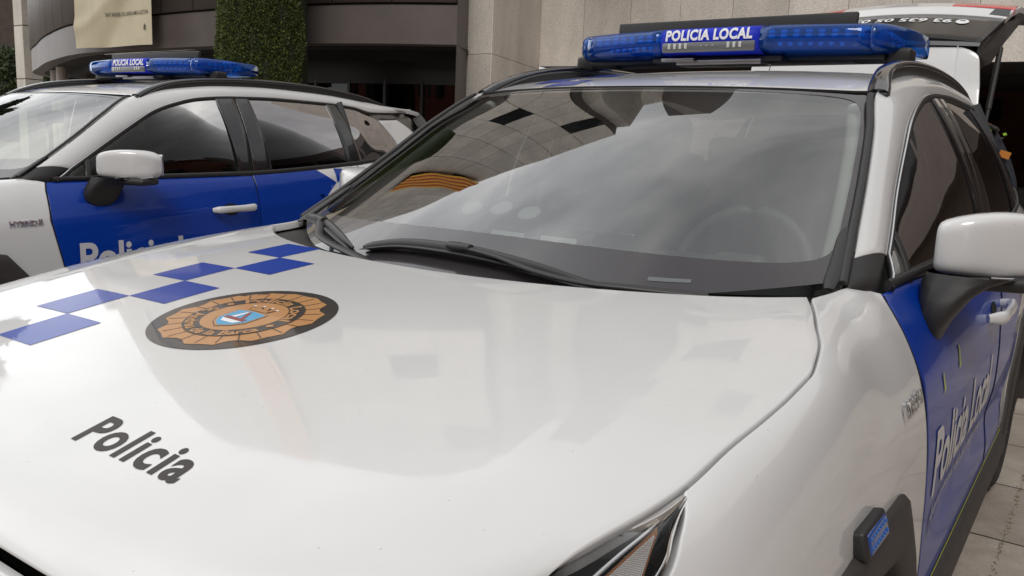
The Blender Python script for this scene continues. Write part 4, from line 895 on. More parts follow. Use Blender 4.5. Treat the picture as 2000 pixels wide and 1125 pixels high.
# ---- tailgate, built in its own frame: hinge line at y=4.30, z=1.585; profile outward along (a) from hinge
def build_hatch(root, opened):
    if opened:
        prof = [(4.300, 1.590), (4.335, 1.70), (4.350, 1.81), (4.365, 1.885), (4.40, 1.905), (4.97, 2.095), (5.04, 2.145), (5.16, 2.182), (5.42, 2.20), (5.50, 2.15)]
    else:
        prof = [(4.30, 1.556), (4.38, 1.549), (4.46, 1.541), (4.52, 1.530), (4.525, 1.50), (4.60, 1.14), (4.62, 1.08), (4.64, 1.00), (4.66, .76), (4.63, .70)]
    wd = [.585, .575, .560, .545, .545, .575, .60, .62, .64, .62] if opened else [.585, .575, .560, .545, .56, .62, .66, .70, .72, .70]
    def row(i, n=25, ins=0., crown=.03):
        y, z = prof[i]; w = wd[i]; a = np.array(prof[min(i + 1, 9)]) - np.array(prof[max(i - 1, 0)]); a = a / np.linalg.norm(a); nn = np.array([-a[1], a[0]]) 
        if opened: nn = nn * 1
        return [(s * w, y + nn[0] * crown * (1 - s * s) * (1 if opened else -1) * (1 if 1 else 0), z + nn[1] * crown * (1 - s * s) * (1 if opened else 1)) for s in np.linspace(-1, 1, n)]
    outv = (0, -.3, 1) if opened else (0, 1, .4)
    def surf_(i0, i1, crown=.02, ins=0., n=25):
        R0 = [row(i, n, crown=crown) for i in range(i0, i1 + 1)]; G = []
        for a_, b_ in zip(R0[:-1], R0[1:]):
            for v in np.linspace(0, 1, 6)[:-1]: G.append(np.array(a_) * (1 - v) + np.array(b_) * v)
        G.append(np.array(R0[-1])); return np.array(G)
    hatch = empty('tailgate', (0, 0, 0)) if 0 else None
    G = surf_(0, 3)
    # rounded outer corners of the roof spoiler
    nrow = G.shape[0]
    for i in range(nrow):
        u = i / (nrow - 1); k = 1 - .14 * max(0, (u - .72) / .28) ** 2.5; G[i, :, 0] *= k
    lid = MB().grid(panelize(G, out=outv, depth=.03)).build('tailgate', M['white'], root, off=OFF)
    # spoiler seam lines
    for s in (-1, 1):
        q = MB(); pts = [(s * .455, g[12][1] + (g[0][1] - g[12][1]) * (.455 / .58) ** 2, g[12][2] + (g[0][2] - g[12][2]) * (.455 / .58) ** 2) for g in G]
        q.tube(np.array(pts) + (0, -.0005 if opened else 0, .0005), .0022, 5).build('spoiler_seam', M['letter_white'], lid, off=OFF)
    Gg = surf_(4, 5, crown=.05 if opened else .03); Gg[0, :, 2] -= .0
    rg = MB().grid(panelize(Gg, out=outv, depth=.012)).build('rear_window', M['hatch_glass'], lid, off=OFF)
    G3 = surf_(3, 4, crown=.035 if opened else .02); MB().grid(G3).build('spoiler_underside', M['black_gloss'], lid, off=OFF)
    Gl = surf_(5, 9, crown=.05 if opened else .03)
    MB().grid(panelize(Gl, out=outv, depth=.03)).build('lower_panel', M['white'], lid, off=OFF)
    for s in (-1, 1):
        # corner fin beside the glass and the lamp on the hatch
        if opened:
            fin = [(.50, 4.37, 1.895), (.535, 4.47, 1.855), (.553, 4.60, 1.819), (.568, 4.66, 1.835), (.588, 4.90, 1.960), (.626, 5.20, 2.112), (.622, 5.20, 2.135), (.575, 5.02, 2.085), (.56, 4.66, 1.975)]
            dn_ = np.array([-.10, .02, -.05])
        else:
            fin = [(.545, 4.50, 1.53), (.62, 4.45, 1.50), (.70, 4.42, 1.44), (.72, 4.43, 1.40), (.75, 4.52, 1.14), (.68, 4.61, 1.12), (.62, 4.58, 1.18), (.57, 4.54, 1.38)]; dn_ = np.array([-.08, -.05, 0])
        f_ = np.array(fin) * [s, 1, 1]; n_ = len(f_); q = MB(); q.add(np.concatenate([f_, f_ + dn_ * [s, 1, 1]]), [list(range(n_)), list(range(n_, 2 * n_))[::-1]] + [[i, n_ + i, n_ + (i + 1) % n_, (i + 1) % n_] for i in range(n_)])
        q.build('window_fin', M['clad'], lid, False, off=OFF)
        a_, b_ = (5.10, 5.40) if opened else (0, 0)
        if opened:
            hz = lambda x, y: np.interp(y, [p[0] for p in prof], [p[1] for p in prof]) + .94 * .05 * (1 - (x / np.interp(y, [p[0] for p in prof[4:]], wd[4:])) ** 2)
            bk = np.array([[(s * x, y, hz(x, y) + .004) for y in (4.985, 5.01, 5.04)] for x in np.linspace(.29, .585, 12)]); MB().grid(bk).build('lamp_surround', M['black_gloss'], lid, off=OFF)
            L = np.array([[(s * x, y, hz(x, y) + .006) for y in (5.045, 5.09, 5.14, 5.20)] for x in np.linspace(.29, .605, 12)])
        else: L = np.array([[(s * x, y, z) for (y, z) in ((4.665, .98), (4.668, 1.05), (4.65, 1.10))] for x in np.linspace(.40, .72, 10)])
        MB().grid(panelize(L, out=(0, -1, .5) if opened else (0, 1, 0), depth=.03)).build('hatch_lamp', M['red_lamp'], lid, off=OFF)
    # inner lining
    inn = []
    for i in range(0, 9):
        y, z = prof[i]; d_ = (.055, -.03) if opened else (-.06, -.02)
        inn.append([(x, y + d_[0], z + d_[1] - (.03 if opened else 0)) for x in np.linspace(-wd[i] * .96, wd[i] * .96, 9)])
    MB().grid(np.array(inn)).build('tailgate_lining', M['dark_trim'], lid, off=OFF)
    if opened:
        sd_ = []
        for s in (-1, 1):
            q = MB(); p1 = [(s * w * .995, y, z) for w, (y, z) in zip(wd, prof)][:8]; p2 = [(s * w * .94, y + .07, z - .06) for w, (y, z) in zip(wd, prof)][:8]; q.grid(np.array([p1, p2]))
            q.build('tailgate_edge', M['dark_trim'], lid, off=OFF)
            st = MB(); st.tube([(s * .60, 4.36, 1.30), (s * .59, 4.60, 1.60)], .010, 8); st.tube([(s * .59, 4.60, 1.60), (s * .58, 4.85, 1.93)], .014, 8); st.build('gas_strut', M['plastic'], lid, off=OFF)
        # phone number on the glass
        V, F = fit_text('93 635 05 05', 0, 0, 1, 1, bold=.02); P0 = np.array([.275, 4.83, 0]); 
        w_, h_ = .50, .085
        def gf(u, v):     # u towards -x, v towards the hinge (upside down for the viewer in front)
            x = .345 - u * w_; yy = 4.84 - v * h_ ; s_ = x / .57
            z = 1.905 + (yy - 4.40) * (2.095 - 1.905) / .57; return np.stack([x, yy - .05 * .33 * (1 - s_ ** 2), z + .05 * .94 * (1 - s_ ** 2)], -1)
        V2, F2 = cut2d(V, F, .1); P = gf(V2[:, 0], V2[:, 1]); N = np.array([0, -.33, .94]); q = MB(); q.add(P + N * .003, F2); fix_up(q); q.build('phone_number', M['letter_white'], rg, off=OFF)
        C_ = np.array([(.16 / w_ * -.0 - .10 + .062 * math.cos(t) , .5 + .62 * math.sin(t)) for t in np.linspace(0, 2 * math.pi, 40)[:-1]]); q = MB(); q.add(gf(C_[:, 0], C_[:, 1]) + N * .003, [list(range(39))]); fix_up(q); q.build('phone_symbol', M['letter_white'], rg, off=OFF)
        q = MB(); hs = [(-.10 + .030 * math.cos(t), .5 + .33 * math.sin(t)) for t in np.linspace(math.radians(200), math.radians(340), 10)]; hi_ = [(-.10 + .018 * math.cos(t), .5 + .16 * math.sin(t)) for t in np.linspace(math.radians(340), math.radians(200), 10)]
        A_ = np.array(hs + hi_); q.add(gf(A_[:, 0], A_[:, 1]) + N * .005, [list(range(20))]); fix_up(q); q.build('handset_mark', M['badge_black'], rg, off=OFF)

carA = empty('police_car', (0, 2.3, 0))
tag(carA, 'white and blue police car nearest the camera, bonnet crest, tailgate raised', 'car', 'white police cars parked side by side')
build_car(carA)
BYAW = math.radians(2.814); BX, BY = -3.577, .120
carB = empty('police_car', (BX - math.sin(BYAW) * 2.3, BY + math.cos(BYAW) * 2.3, 0), BYAW)
tag(carB, 'white and blue police car at the left, tailgate shut, beside the topiary', 'car', 'white police cars parked side by side')
def copy_children(src, dst, skip=()):
    for ch in list(src.children):
        if ch.name.split('.')[0] in skip: continue
        c = ch.copy(); COL.objects.link(c); c.parent = dst
        copy_children(ch, c)
bpy.context.view_layer.update()
copy_children(carA, carB, skip=('window_marking', 'dash_strobe_bar', 'window_sticker'))
build_hatch(carA, True); build_hatch(carB, False)
TP[0].build('masking_tape', M['tape'], [c for c in carA.children if c.name.startswith('front_door') and len(c.children) > 1][0], False, off=OFF)

# ================================================================== SETTING
# ---- paved ground
gm = bpy.data.materials.new('paving'); gm.use_nodes = True; n = gm.node_tree.nodes; l = gm.node_tree.links; b = n['Principled BSDF']
t = n.new('ShaderNodeTexCoord'); mpg = n.new('ShaderNodeMapping'); mpg.inputs['Rotation'].default_value = (0, 0, math.radians(90)); mpg.inputs['Location'].default_value = (.045, 1.0 + 1.24 - .005, 0)
mpg.inputs['Location'].default_value = (-.045 + .0, 1.005, 0)
wnz = n.new('ShaderNodeTexNoise'); wnz.inputs['Scale'].default_value = 6; wnz.inputs['Detail'].default_value = 3
wm = n.new('ShaderNodeMix'); wm.data_type = 'RGBA'; wm.blend_type = 'LINEAR_LIGHT'; wm.inputs['Factor'].default_value = .008
br = n.new('ShaderNodeTexBrick'); br.inputs['Scale'].default_value = 1; br.inputs['Brick Width'].default_value = .62; br.inputs['Row Height'].default_value = .62; br.inputs['Mortar Size'].default_value = .0065; br.inputs['Mortar Smooth'].default_value = .25
br.inputs['Color1'].default_value = (.42, .37, .32, 1); br.inputs['Color2'].default_value = (.34, .295, .255, 1); br.inputs['Mortar'].default_value = (.055, .045, .033, 1); br.inputs['Bias'].default_value = -.1
l.new(t.outputs['Object'], mpg.inputs[0]); l.new(mpg.outputs[0], wm.inputs['A']); l.new(t.outputs['Object'], wnz.inputs['Vector']); l.new(wnz.outputs['Color'], wm.inputs['B']); l.new(wm.outputs['Result'], br.inputs['Vector'])
n1 = n.new('ShaderNodeTexNoise'); n1.inputs['Scale'].default_value = 2.2; n1.inputs['Detail'].default_value = 8; n1.inputs['Roughness'].default_value = .7; l.new(t.outputs['Object'], n1.inputs['Vector'])
r1 = n.new('ShaderNodeValToRGB'); r1.color_ramp.elements[0].position = .32; r1.color_ramp.elements[0].color = (.45, .40, .36, 1); r1.color_ramp.elements[1].position = .6; r1.color_ramp.elements[1].color = (1, 1, 1, 1); l.new(n1.outputs[0], r1.inputs[0])
m1 = n.new('ShaderNodeMix'); m1.data_type = 'RGBA'; m1.blend_type = 'MULTIPLY'; m1.inputs['Factor'].default_value = .75; l.new(br.outputs['Color'], m1.inputs['A']); l.new(r1.outputs[0], m1.inputs['B'])
n2 = n.new('ShaderNodeTexNoise'); n2.inputs['Scale'].default_value = 120; n2.inputs['Detail'].default_value = 3; l.new(t.outputs['Object'], n2.inputs['Vector'])
r2 = n.new('ShaderNodeMapRange'); r2.inputs['To Min'].default_value = .78; r2.inputs['To Max'].default_value = 1.2; l.new(n2.outputs[0], r2.inputs['Value'])
m2 = n.new('ShaderNodeMix'); m2.data_type = 'RGBA'; m2.blend_type = 'MULTIPLY'; m2.inputs['Factor'].default_value = 1; l.new(m1.outputs['Result'], m2.inputs['A']); l.new(r2.outputs[0], m2.inputs['B']); l.new(m2.outputs['Result'], b.inputs['Base Color'])
b.inputs['Roughness'].default_value = .8
bp = n.new('ShaderNodeBump'); bp.inputs['Strength'].default_value = .6; bp.inputs['Distance'].default_value = .006; inv = n.new('ShaderNodeMath'); inv.operation = 'SUBTRACT'; inv.inputs[0].default_value = 1; l.new(br.outputs['Fac'], inv.inputs[1])
ad = n.new('ShaderNodeMath'); ad.operation = 'MULTIPLY_ADD'; ad.inputs[1].default_value = .25; l.new(n2.outputs[0], ad.inputs[0]); l.new(inv.outputs[0], ad.inputs[2]); l.new(ad.outputs[0], bp.inputs['Height']); l.new(bp.outputs[0], b.inputs['Normal'])
tag(obj('ground', [(-200, -200, 0), (200, -200, 0), (200, 200, 0), (-200, 200, 0)], [(0, 1, 2, 3)], gm, smooth=False), kind='structure')
# moss and grit in the joint beside the car
moss = MB()
for k_ in range(700):
    y = rng.uniform(2.2, 6.5); x = 1.005 + rng.normal(0, .0045) ; s_ = rng.uniform(.001, .0035); a_ = rng.uniform(0, 3.1); p = np.array([x, y, .001]); d_ = np.array([math.cos(a_), math.sin(a_), 0]) * s_; e_ = np.array([-d_[1], d_[0], 0])
    moss.add([p - d_ - e_, p + d_ - e_, p + d_ + e_, p - d_ + e_, p + (0, 0, s_)], [(0, 1, 4), (1, 2, 4), (2, 3, 4), (3, 0, 4)])
tag(moss.build('moss', mat('moss', (.20, .165, .11), .9, noise=(30, .5, 4)), smooth=False), 'brown moss and grit in the paving joint beside the near police car', 'moss', kind='stuff')

# ---- town hall
def stone(name, col, sc=1.):
    m = mat(name, col, .78, bump=(160, .15)); n = m.node_tree.nodes; l = m.node_tree.links; b = n['Principled BSDF']; t = n.new('ShaderNodeTexCoord')
    a = n.new('ShaderNodeTexNoise'); a.inputs['Scale'].default_value = 55; a.inputs['Detail'].default_value = 4; a.inputs['Roughness'].default_value = .75
    c = n.new('ShaderNodeTexNoise'); c.inputs['Scale'].default_value = 1.1; c.inputs['Detail'].default_value = 6; c.inputs['Roughness'].default_value = .62
    l.new(t.outputs['Object'], a.inputs['Vector']); mp_ = n.new('ShaderNodeMapping'); mp_.inputs['Scale'].default_value = (1.4, 1.4, .5); l.new(t.outputs['Object'], mp_.inputs[0]); l.new(mp_.outputs[0], c.inputs['Vector'])
    r = n.new('ShaderNodeValToRGB'); r.color_ramp.elements[0].position = .36; r.color_ramp.elements[1].position = .64; r.color_ramp.elements[0].color = (*[q * .72 for q in col], 1); r.color_ramp.elements[1].color = (*[q * 1.22 for q in col], 1); l.new(a.outputs[0], r.inputs[0])
    s = n.new('ShaderNodeMapRange'); s.inputs['From Min'].default_value = .3; s.inputs['From Max'].default_value = .7; s.inputs['To Min'].default_value = .80; s.inputs['To Max'].default_value = 1.12; l.new(c.outputs[0], s.inputs['Value'])
    oi = n.new('ShaderNodeNewGeometry'); pr = n.new('ShaderNodeMapRange'); pr.inputs['To Min'].default_value = .90; pr.inputs['To Max'].default_value = 1.08; l.new(oi.outputs['Random Per Island'], pr.inputs['Value'])
    mm = n.new('ShaderNodeMath'); mm.operation = 'MULTIPLY'; l.new(s.outputs[0], mm.inputs[0]); l.new(pr.outputs[0], mm.inputs[1])
    x = n.new('ShaderNodeMix'); x.data_type = 'RGBA'; x.blend_type = 'MULTIPLY'; x.inputs['Factor'].default_value = 1; l.new(r.outputs[0], x.inputs['A']); l.new(mm.outputs[0], x.inputs['B']); l.new(x.outputs['Result'], b.inputs['Base Color']); return m
M['stone'] = stone('granite_cladding', (.66, .61, .55)); M['stone_light'] = stone('pale_granite', (.62, .58, .52))
M['metal'] = mat('dark_metal_cladding', (.105, .088, .082), .5, noise=(1.2, .14, 5), bump=(60, .03))
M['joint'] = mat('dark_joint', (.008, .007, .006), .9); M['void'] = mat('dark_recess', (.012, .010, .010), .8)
M['bglass'] = glass('building_glass', (.05, .05, .045), 1.4); M['bglass2'] = mat('dark_window', (.012, .013, .014), .1); M['bglass3'] = glass('shopfront_glass', (.10, .10, .09), 1.7); M['bframe'] = mat('window_frame_metal', (.014, .013, .013), .4)
th = empty('town_hall', (-5, 15, 0)); tag(th, 'granite clad town hall with curved dark metal first floor behind the cars', 'building')
OT = (-5, 15, 0)
WA = np.array([-9.17, 14.96]); WD = np.array([1., .1026]); WD /= np.linalg.norm(WD); WN = np.array([WD[1], -WD[0]])
def pan(mb, p0, p1, z0, z1, th_=.03, nrm=None, g=.008):
    """one cladding panel between plan points p0,p1"""
    p0 = np.array(p0, float); p1 = np.array(p1, float); d = p1 - p0; L = np.linalg.norm(d); d /= L; nn = np.array([d[1], -d[0]]) if nrm is None else nrm; a = p0 + d * g / 2; b_ = p1 - d * g / 2
    q = [(a + nn * th_), (b_ + nn * th_), b_, a]; V = [(*p, z) for z in (z0 + g / 2, z1 - g / 2) for p in q]; mb.add(V, [(0, 1, 5, 4), (1, 2, 6, 5), (3, 0, 4, 7), (4, 5, 6, 7), (3, 2, 1, 0)])
def wallsheet(mb, p0, p1, z0, z1): mb.add([(*p0, z0), (*p1, z0), (*p1, z1), (*p0, z1)], [(0, 1, 2, 3)])
PW = 1.02; TOP = 15.4
panels = MB(); back = MB(); wins = []; 
rows = [(3.0, 5.6), (5.6, 7.0), (7.0, 8.4), (8.4, 9.8), (9.8, 11.2), (11.2, 12.6), (12.6, 14.0), (14.0, TOP)]
NX = 10
for i in range(NX):
    a = WA + WD * PW * i; c = WA + WD * PW * (i + 1)
    for r_, (z0, z1) in enumerate(rows):
        if r_ in (2, 4, 6) and i in ((1, 2, 3, 6) if r_ != 4 else (1, 2, 4, 5)): wins.append((a, c, z0, z1)); continue
        pan(panels, a, c, z0, z1)
e0 = WA - WN * .02; e1 = WA + WD * PW * NX - WN * .02; wallsheet(back, e0, e1, 3.02, TOP)
# side face and pier
PA = np.array([-8.29, 12.09]); PB = np.array([-8.82, 12.13]); mid_ = (PA + WA) / 2
sn_ = norm(np.array([WA[1] - PA[1], PA[0] - WA[0]]))
for z0, z1 in [(0, 2.93), (2.93, 5.6)] + rows[1:]:
    pan(panels, PA + (0, 0), mid_, z0, z1, .0301, sn_); pan(panels, mid_, WA - (0, .035), z0, z1, .0301, sn_); pan(panels, PB, PA + (.02, 0), z0, z1)
wallsheet(back, PA - sn_ * .01, WA - sn_ * .01, 0, TOP); wallsheet(back, PB + (0, .012), PA + (0, .012), 0, TOP)
panels.build('stone_panels', M['stone'], th, False, off=OT); back.build('wall', M['joint'], th, False, off=OT)
for k_, (a, c, z0, z1) in enumerate(wins):
    w = MB(); a2 = a - WN * .10; c2 = c - WN * .10; wallsheet(w, a2, c2, z0, z1); 
    fr_ = w.build('window', M['bglass'], th, False, off=OT); q = MB(); mm_ = (a2 + c2) / 2
    for (p, w_, zc, h_) in (((*a2,), .05, (z0 + z1) / 2, z1 - z0), ((*c2,), .05, (z0 + z1) / 2, z1 - z0)): q.box((p[0], p[1] , zc), (w_, .06, h_))
    q.build('window_frame', M['bframe'], fr_, False, off=OT)
# projecting dark bay on the stone front, as seen mirrored in the windscreen
bay = MB(); 
# undercroft of the stone wing
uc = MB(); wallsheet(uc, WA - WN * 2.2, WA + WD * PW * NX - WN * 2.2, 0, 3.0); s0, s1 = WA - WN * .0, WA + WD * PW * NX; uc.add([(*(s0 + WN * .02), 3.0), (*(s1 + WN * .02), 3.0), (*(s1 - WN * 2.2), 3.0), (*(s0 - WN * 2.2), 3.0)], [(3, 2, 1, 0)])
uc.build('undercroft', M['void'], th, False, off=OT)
for i in range(0, 9):
    a = WA + WD * PW * 3 * i - WN * 2.1; q = MB(); q.box((a[0], a[1], 1.5), (.09, .09, 2.98)); q.build('undercroft_post', M['bframe'], th, False, off=OT)
g_ = MB(); wallsheet(g_, WA - WN * 2.0, WA + WD * PW * NX - WN * 2.0, .1, 2.7); g_.build('undercroft_glazing', M['bglass'], th, False, off=OT)
# curved wing
CV = np.array([(-8.45, 11.33), (-9.67, 10.80), (-11.18, 10.38), (-13.0, 10.13), (-15.46, 10.04), (-18.67, 10.14), (-22.13, 11.10), (-25.12, 12.24), (-28.3, 13.60), (-30.2, 15.2), (-31.0, 17.5)])
cv = spl([(a, b_, 0) for a, b_ in CV], 240)[:, :2]; cv = resample(cv, 241)
tn = norm(np.gradient(cv, axis=0)); cn = np.stack([-tn[:, 1], tn[:, 0]], -1); cn = cn * np.where(cn[:, 1:] > 0, -1, 1)
def ribbon(mb, off_, z0, z1, a=0, b_=240, out_=True):
    P = cv[a:b_ + 1] + cn[a:b_ + 1] * off_; mb.add([(*p, z) for p in P for z in (z0, z1)], [(2 * i, 2 * i + 1, 2 * i + 3, 2 * i + 2) for i in range(len(P) - 1)])
q = MB(); ribbon(q, 0, 3.0, 3.66); ribbon(q, -.12, 2.995, 3.0)
# soffit lip
P = cv; q.add([(*p, 3.0) for p in cv] + [(*(p - n_ * .35), 3.0) for p, n_ in zip(cv, cn)], [(i, i + 1, 242 + i, 241 + i) for i in range(240)]); q.build('curved_fascia', M['metal'], th, off=OT)
pm = MB(); NS = 22; step = 240 / NS
for r_, (z0, z1) in enumerate([(3.69, 5.6), (5.6, 7.4)]):
    for i in range(NS):
        a, b_ = int(round(i * step)), int(round((i + 1) * step)); P = cv[a:b_ + 1] + cn[a:b_ + 1] * .04; tt = norm(P[-1] - P[0]); P = P.copy(); P[0] += tt * .010; P[-1] -= tt * .010
        m_ = len(P); pm.add([(*p, z) for p in P for z in (z0 + .012, z1 - .012)] + [(*(p - cn[a] * .05), z0 + .012) for p in P], [(2 * k_, 2 * k_ + 1, 2 * k_ + 3, 2 * k_ + 2) for k_ in range(m_ - 1)] + [(2 * k_, 2 * k_ + 2, 2 * m_ + k_ + 1, 2 * m_ + k_) for k_ in range(m_ - 1)])
pm.build('curved_panels', M['metal'], th, True, off=OT)
q = MB(); ribbon(q, -.03, 3.66, 15.4); q.build('curved_wall', M['joint'], th, False, off=OT)
ps = MB(); gw = MB()
for r_, (z0, z1) in enumerate([(7.4, 8.6), (8.6, 9.9), (9.9, 11.1), (11.1, 12.4), (12.4, 13.6), (13.6, 15.4)]):
    for i in range(NS):
        a, b_ = int(round(i * step)), int(round((i + 1) * step)); P = cv[a:b_ + 1] + cn[a:b_ + 1] * .04; tt = norm(P[-1] - P[0]); P = P.copy(); P[0] += tt * .01; P[-1] -= tt * .01; m_ = len(P)
        tgt = gw if (r_ == 1 and i % 4 == 1) or (r_ == 4 and i % 5 == 0) else ps; off__ = -.02 if tgt is gw else 0
        tgt.add([(*(p + cn[a] * off__), z) for p in P for z in (z0 + .012, z1 - .012)], [(2 * k_, 2 * k_ + 1, 2 * k_ + 3, 2 * k_ + 2) for k_ in range(m_ - 1)])
ps.build('curved_stone_panels', M['stone'], th, True, off=OT); gw.build('curved_window_band', M['bglass'], th, True, off=OT)
q = MB(); q.add([(*cv[0], z) for z in (0, 15.4)] + [(PB[0] - .03, PB[1] + .02, z) for z in (0, 15.4)], [(0, 1, 3, 2)]); q.build('link_wall', M['metal'], th, False, off=OT)
dw0 = WA + WD * PW * NX; dw1 = WA + WD * PW * 33; dwm = (dw0 + dw1) / 2; ang = math.atan2(WD[1], WD[0]); Rz = Matrix.Rotation(ang, 3, 'Z'); L_ = float(np.linalg.norm(dw1 - dw0)); q = MB(); q.box((*(dwm - WN * 1.0), 6.2), (L_ - .02, 2.2, 6.4), Rz); q.box((*(dwm - WN * 2.2), 1.5), (L_ - .02, .3, 2.99), Rz); q.build('added_dark_wing', M['metal'], th, False, off=OT)  # unseen wing, added to darken what the side windows mirror
for i in range(9):
    p = dw0 + WD * (L_ * (i + .5) / 9) + WN * .13
    for z in (7.3,): q = MB(); q.box((*p, z), (L_ / 9 - .5, .06, 1.7), Rz); q.build('window', M['bglass2'], th, False, off=OT)
# projecting dark tower between both wings (above the first floor)
tw = MB(); tw.box((-6.6, 14.6, 11.2), (1.7, 2.2, 9.6)); tw.build('stair_tower', M['metal'], th, False, off=OT)
# recessed ground floor of the curved wing
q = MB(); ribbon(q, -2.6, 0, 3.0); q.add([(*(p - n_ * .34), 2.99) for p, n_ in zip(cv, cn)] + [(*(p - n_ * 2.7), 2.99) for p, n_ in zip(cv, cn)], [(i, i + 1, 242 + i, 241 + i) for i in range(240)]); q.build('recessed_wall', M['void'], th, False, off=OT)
q = MB(); ribbon(q, -1.6, .12, 2.42); q.build('ground_floor_glazing', M['bglass3'], th, False, off=OT)
q = MB(); ribbon(q, -1.55, 2.42, 2.99); q.build('glazing_header', M['bframe'], th, False, off=OT)
q = MB(); ribbon(q, -.9, 2.80, 3.08); q.build('added_recess_mask', M['void'], th, False, off=OT)  # dark strip added to cover a bright line below the fascia
for i in range(2, 238, 9):
    p = cv[i] - cn[i] * 1.58; q = MB(); q.box((p[0], p[1], 1.25), (.07, .07, 2.5)); q.build('mullion', M['bframe'], th, False, off=OT)
# warm things behind the glass
cu_ = MB(); 
for (i, w_, z_, m_) in ((30, .9, 1.9, 0), (38, .8, 2.0, 0)): 
    p = cv[i] - cn[i] * 2.3; cu_.box((p[0], p[1], z_ / 2 + .1), (w_, .05, z_))
cu_.build('yellow_panel', mat('yellow_panel', (.22, .15, .03), .7), th, False, off=OT)
for i in (168, 150):
    p = cv[i] - cn[i] * .5; q = MB(); q.tube([(p[0], p[1], 0), (p[0], p[1], 1.5), (p[0], p[1], 2.99)], .14, 20); q.build('round_column', M['stone'], th, off=OT)
# pale pier at the far end of the curve
q = MB(); 
for z0, z1 in ((0, 2.9), (2.9, 4.7), (4.7, 8), (8, 12)): q.rbox((-30.5, 14.5, (z0 + z1) / 2), (.62, .62, z1 - z0 - .03), .01)
tag(q.build('stone_pier', M['stone_light'], None, False), 'pale stone pier at the far left end of the curved facade', 'pier')
q = MB(); q.tube([(-30.2, 14.1, 2.55), (-29.9, 13.9, 2.45), (-29.85, 13.85, 2.35)], .03, 8); arm_ = empty('security_camera', (-30.2, 14.1, 2.5)); tag(arm_, 'small white security camera on the pale pier, far left', 'camera')
q.build('bracket', M['letter_white'], arm_, off=(-30.2, 14.1, 2.5)); MB().rbox((-29.9, 13.75, 2.28), (.26, .40, .17), .03).build('camera_body', M['letter_white'], arm_, off=(-30.2, 14.1, 2.5)); MB().rbox((-29.9, 13.62, 2.2), (.2, .2, .1), .03).build('camera_lens', M['void'], arm_, off=(-30.2, 14.1, 2.5))

# ---- banner on the curved wing
bi0, bi1 = np.array([-15.05, 10.04]), np.array([-18.15, 10.10]); bt = norm(bi1 - bi0); bL = np.linalg.norm(bi1 - bi0); bn = np.array([bt[1], -bt[0]]); bn = bn * (1 if bn[1] < 0 else -1)
def banner_pt(u, v):   # u 0 (right) .. 1 (left), v 0 bottom .. 1 top
    u = np.asarray(u, float); v = np.asarray(v, float)
    w = .050 * np.sin(7 * u + 9 * v + 1.0) * np.sin(math.pi * np.clip(u, 0, 1)) ** .6 + .055 * np.exp(-((u - .45 - .55 * (v - .55)) / .10) ** 2) * np.clip(v + .1, 0, 1) + .04 * np.exp(-((v - .25 - .10 * np.sin(5 * u)) / .05) ** 2) * u - .03 * np.exp(-((u + v - .62) / .08) ** 2)
    x = bi0[0] + bt[0] * bL * u + bn[0] * (.34 + w); y = bi0[1] + bt[1] * bL * u + bn[1] * (.34 + w); zb = 3.03 + .02 * u; z = zb + v * 3.0
    return np.stack([x, y, z], -1)
OB = (bi0[0], bi0[1], 3); UU, VV = np.meshgrid(np.linspace(0, 1, 70), np.linspace(0, 1, 60))
ban = MB().grid(banner_pt(UU, VV)).build('banner', mat('cream_cloth', (.62, .55, .40), .85, noise=(1.5, .08, 4)), None, off=OB); ban.location = OB
tag(ban, 'creased cream cloth banner with small dark lettering hung on the curved facade', 'banner')
def btext(s, u0, v0, w, h, nm, m_):
    V, F = fit_text(s, 0, 0, 1, 1, bold=.01); V, F = cut2d(V, F, .06); U = u0 - V[:, 0] * w; W = v0 + V[:, 1] * h; p = banner_pt(U, W); q = MB(); q.add(p + np.array([bn[0], bn[1], 0]) * .012, F)
    q.build(nm, m_, ban, off=OB)
dk = mat('banner_ink', (.10, .09, .08), .8)
btext('SANT ANDREU DE LA BARCA AMB LA LECTURA', .555, .205, .52, .026, 'banner_lettering', dk); btext('LE PETIT PRINCE', .42, .402, .16, .018, 'banner_title', dk); btext('75 ANYS DE LA PUBLICACIO', .25, .398, .24, .012, 'banner_small_lettering', mat('banner_ink_pale', (.25, .22, .16), .8))
q = MB(); V = np.array([(.065, .10), (.085, .10), (.088, .125), (.075, .14), (.062, .125)]); q.add(banner_pt(V[:, 0], V[:, 1]) + np.array([bn[0], bn[1], 0]) * .012, [list(range(5))]); q.build('banner_emblem', dk, ban, False, off=OB)

# ---- topiary cypress
def leafmat(name, c0, c1, sc=8):
    m = mat(name, c0, .65); n = m.node_tree.nodes; l = m.node_tree.links; b = n['Principled BSDF']; g = n.new('ShaderNodeNewGeometry'); r = n.new('ShaderNodeValToRGB'); r.color_ramp.elements[0].color = (*c0, 1); r.color_ramp.elements[1].color = (*c1, 1)
    l.new(g.outputs['Random Per Island'], r.inputs[0]); l.new(r.outputs[0], b.inputs['Base Color']); return m
M['cyp'] = leafmat('cypress_foliage', (.024, .038, .007), (.11, .145, .022)); M['cypcore'] = mat('cypress_core', (.012, .018, .005), .9, noise=(20, .5, 5), bump=(60, 1.))
def leaves(P, N, s0, s1, jit=.6):
    """elongated triangles pairs at P with normals N"""
    n_ = len(P); up = rng.normal(0, 1, (n_, 3)) * jit + N * .5 + np.array([0, 0, .6]); a = norm(np.cross(up, rng.normal(0, 1, (n_, 3)))); d = norm(up); s = rng.uniform(s0, s1, (n_, 1))
    V = np.stack([P - a * s * .35, P + a * s * .35, P + d * s + a * s * .2, P + d * s * 1.2 - a * s * .15], 1).reshape(-1, 3); F = np.arange(4 * n_).reshape(-1, 4); return V, F
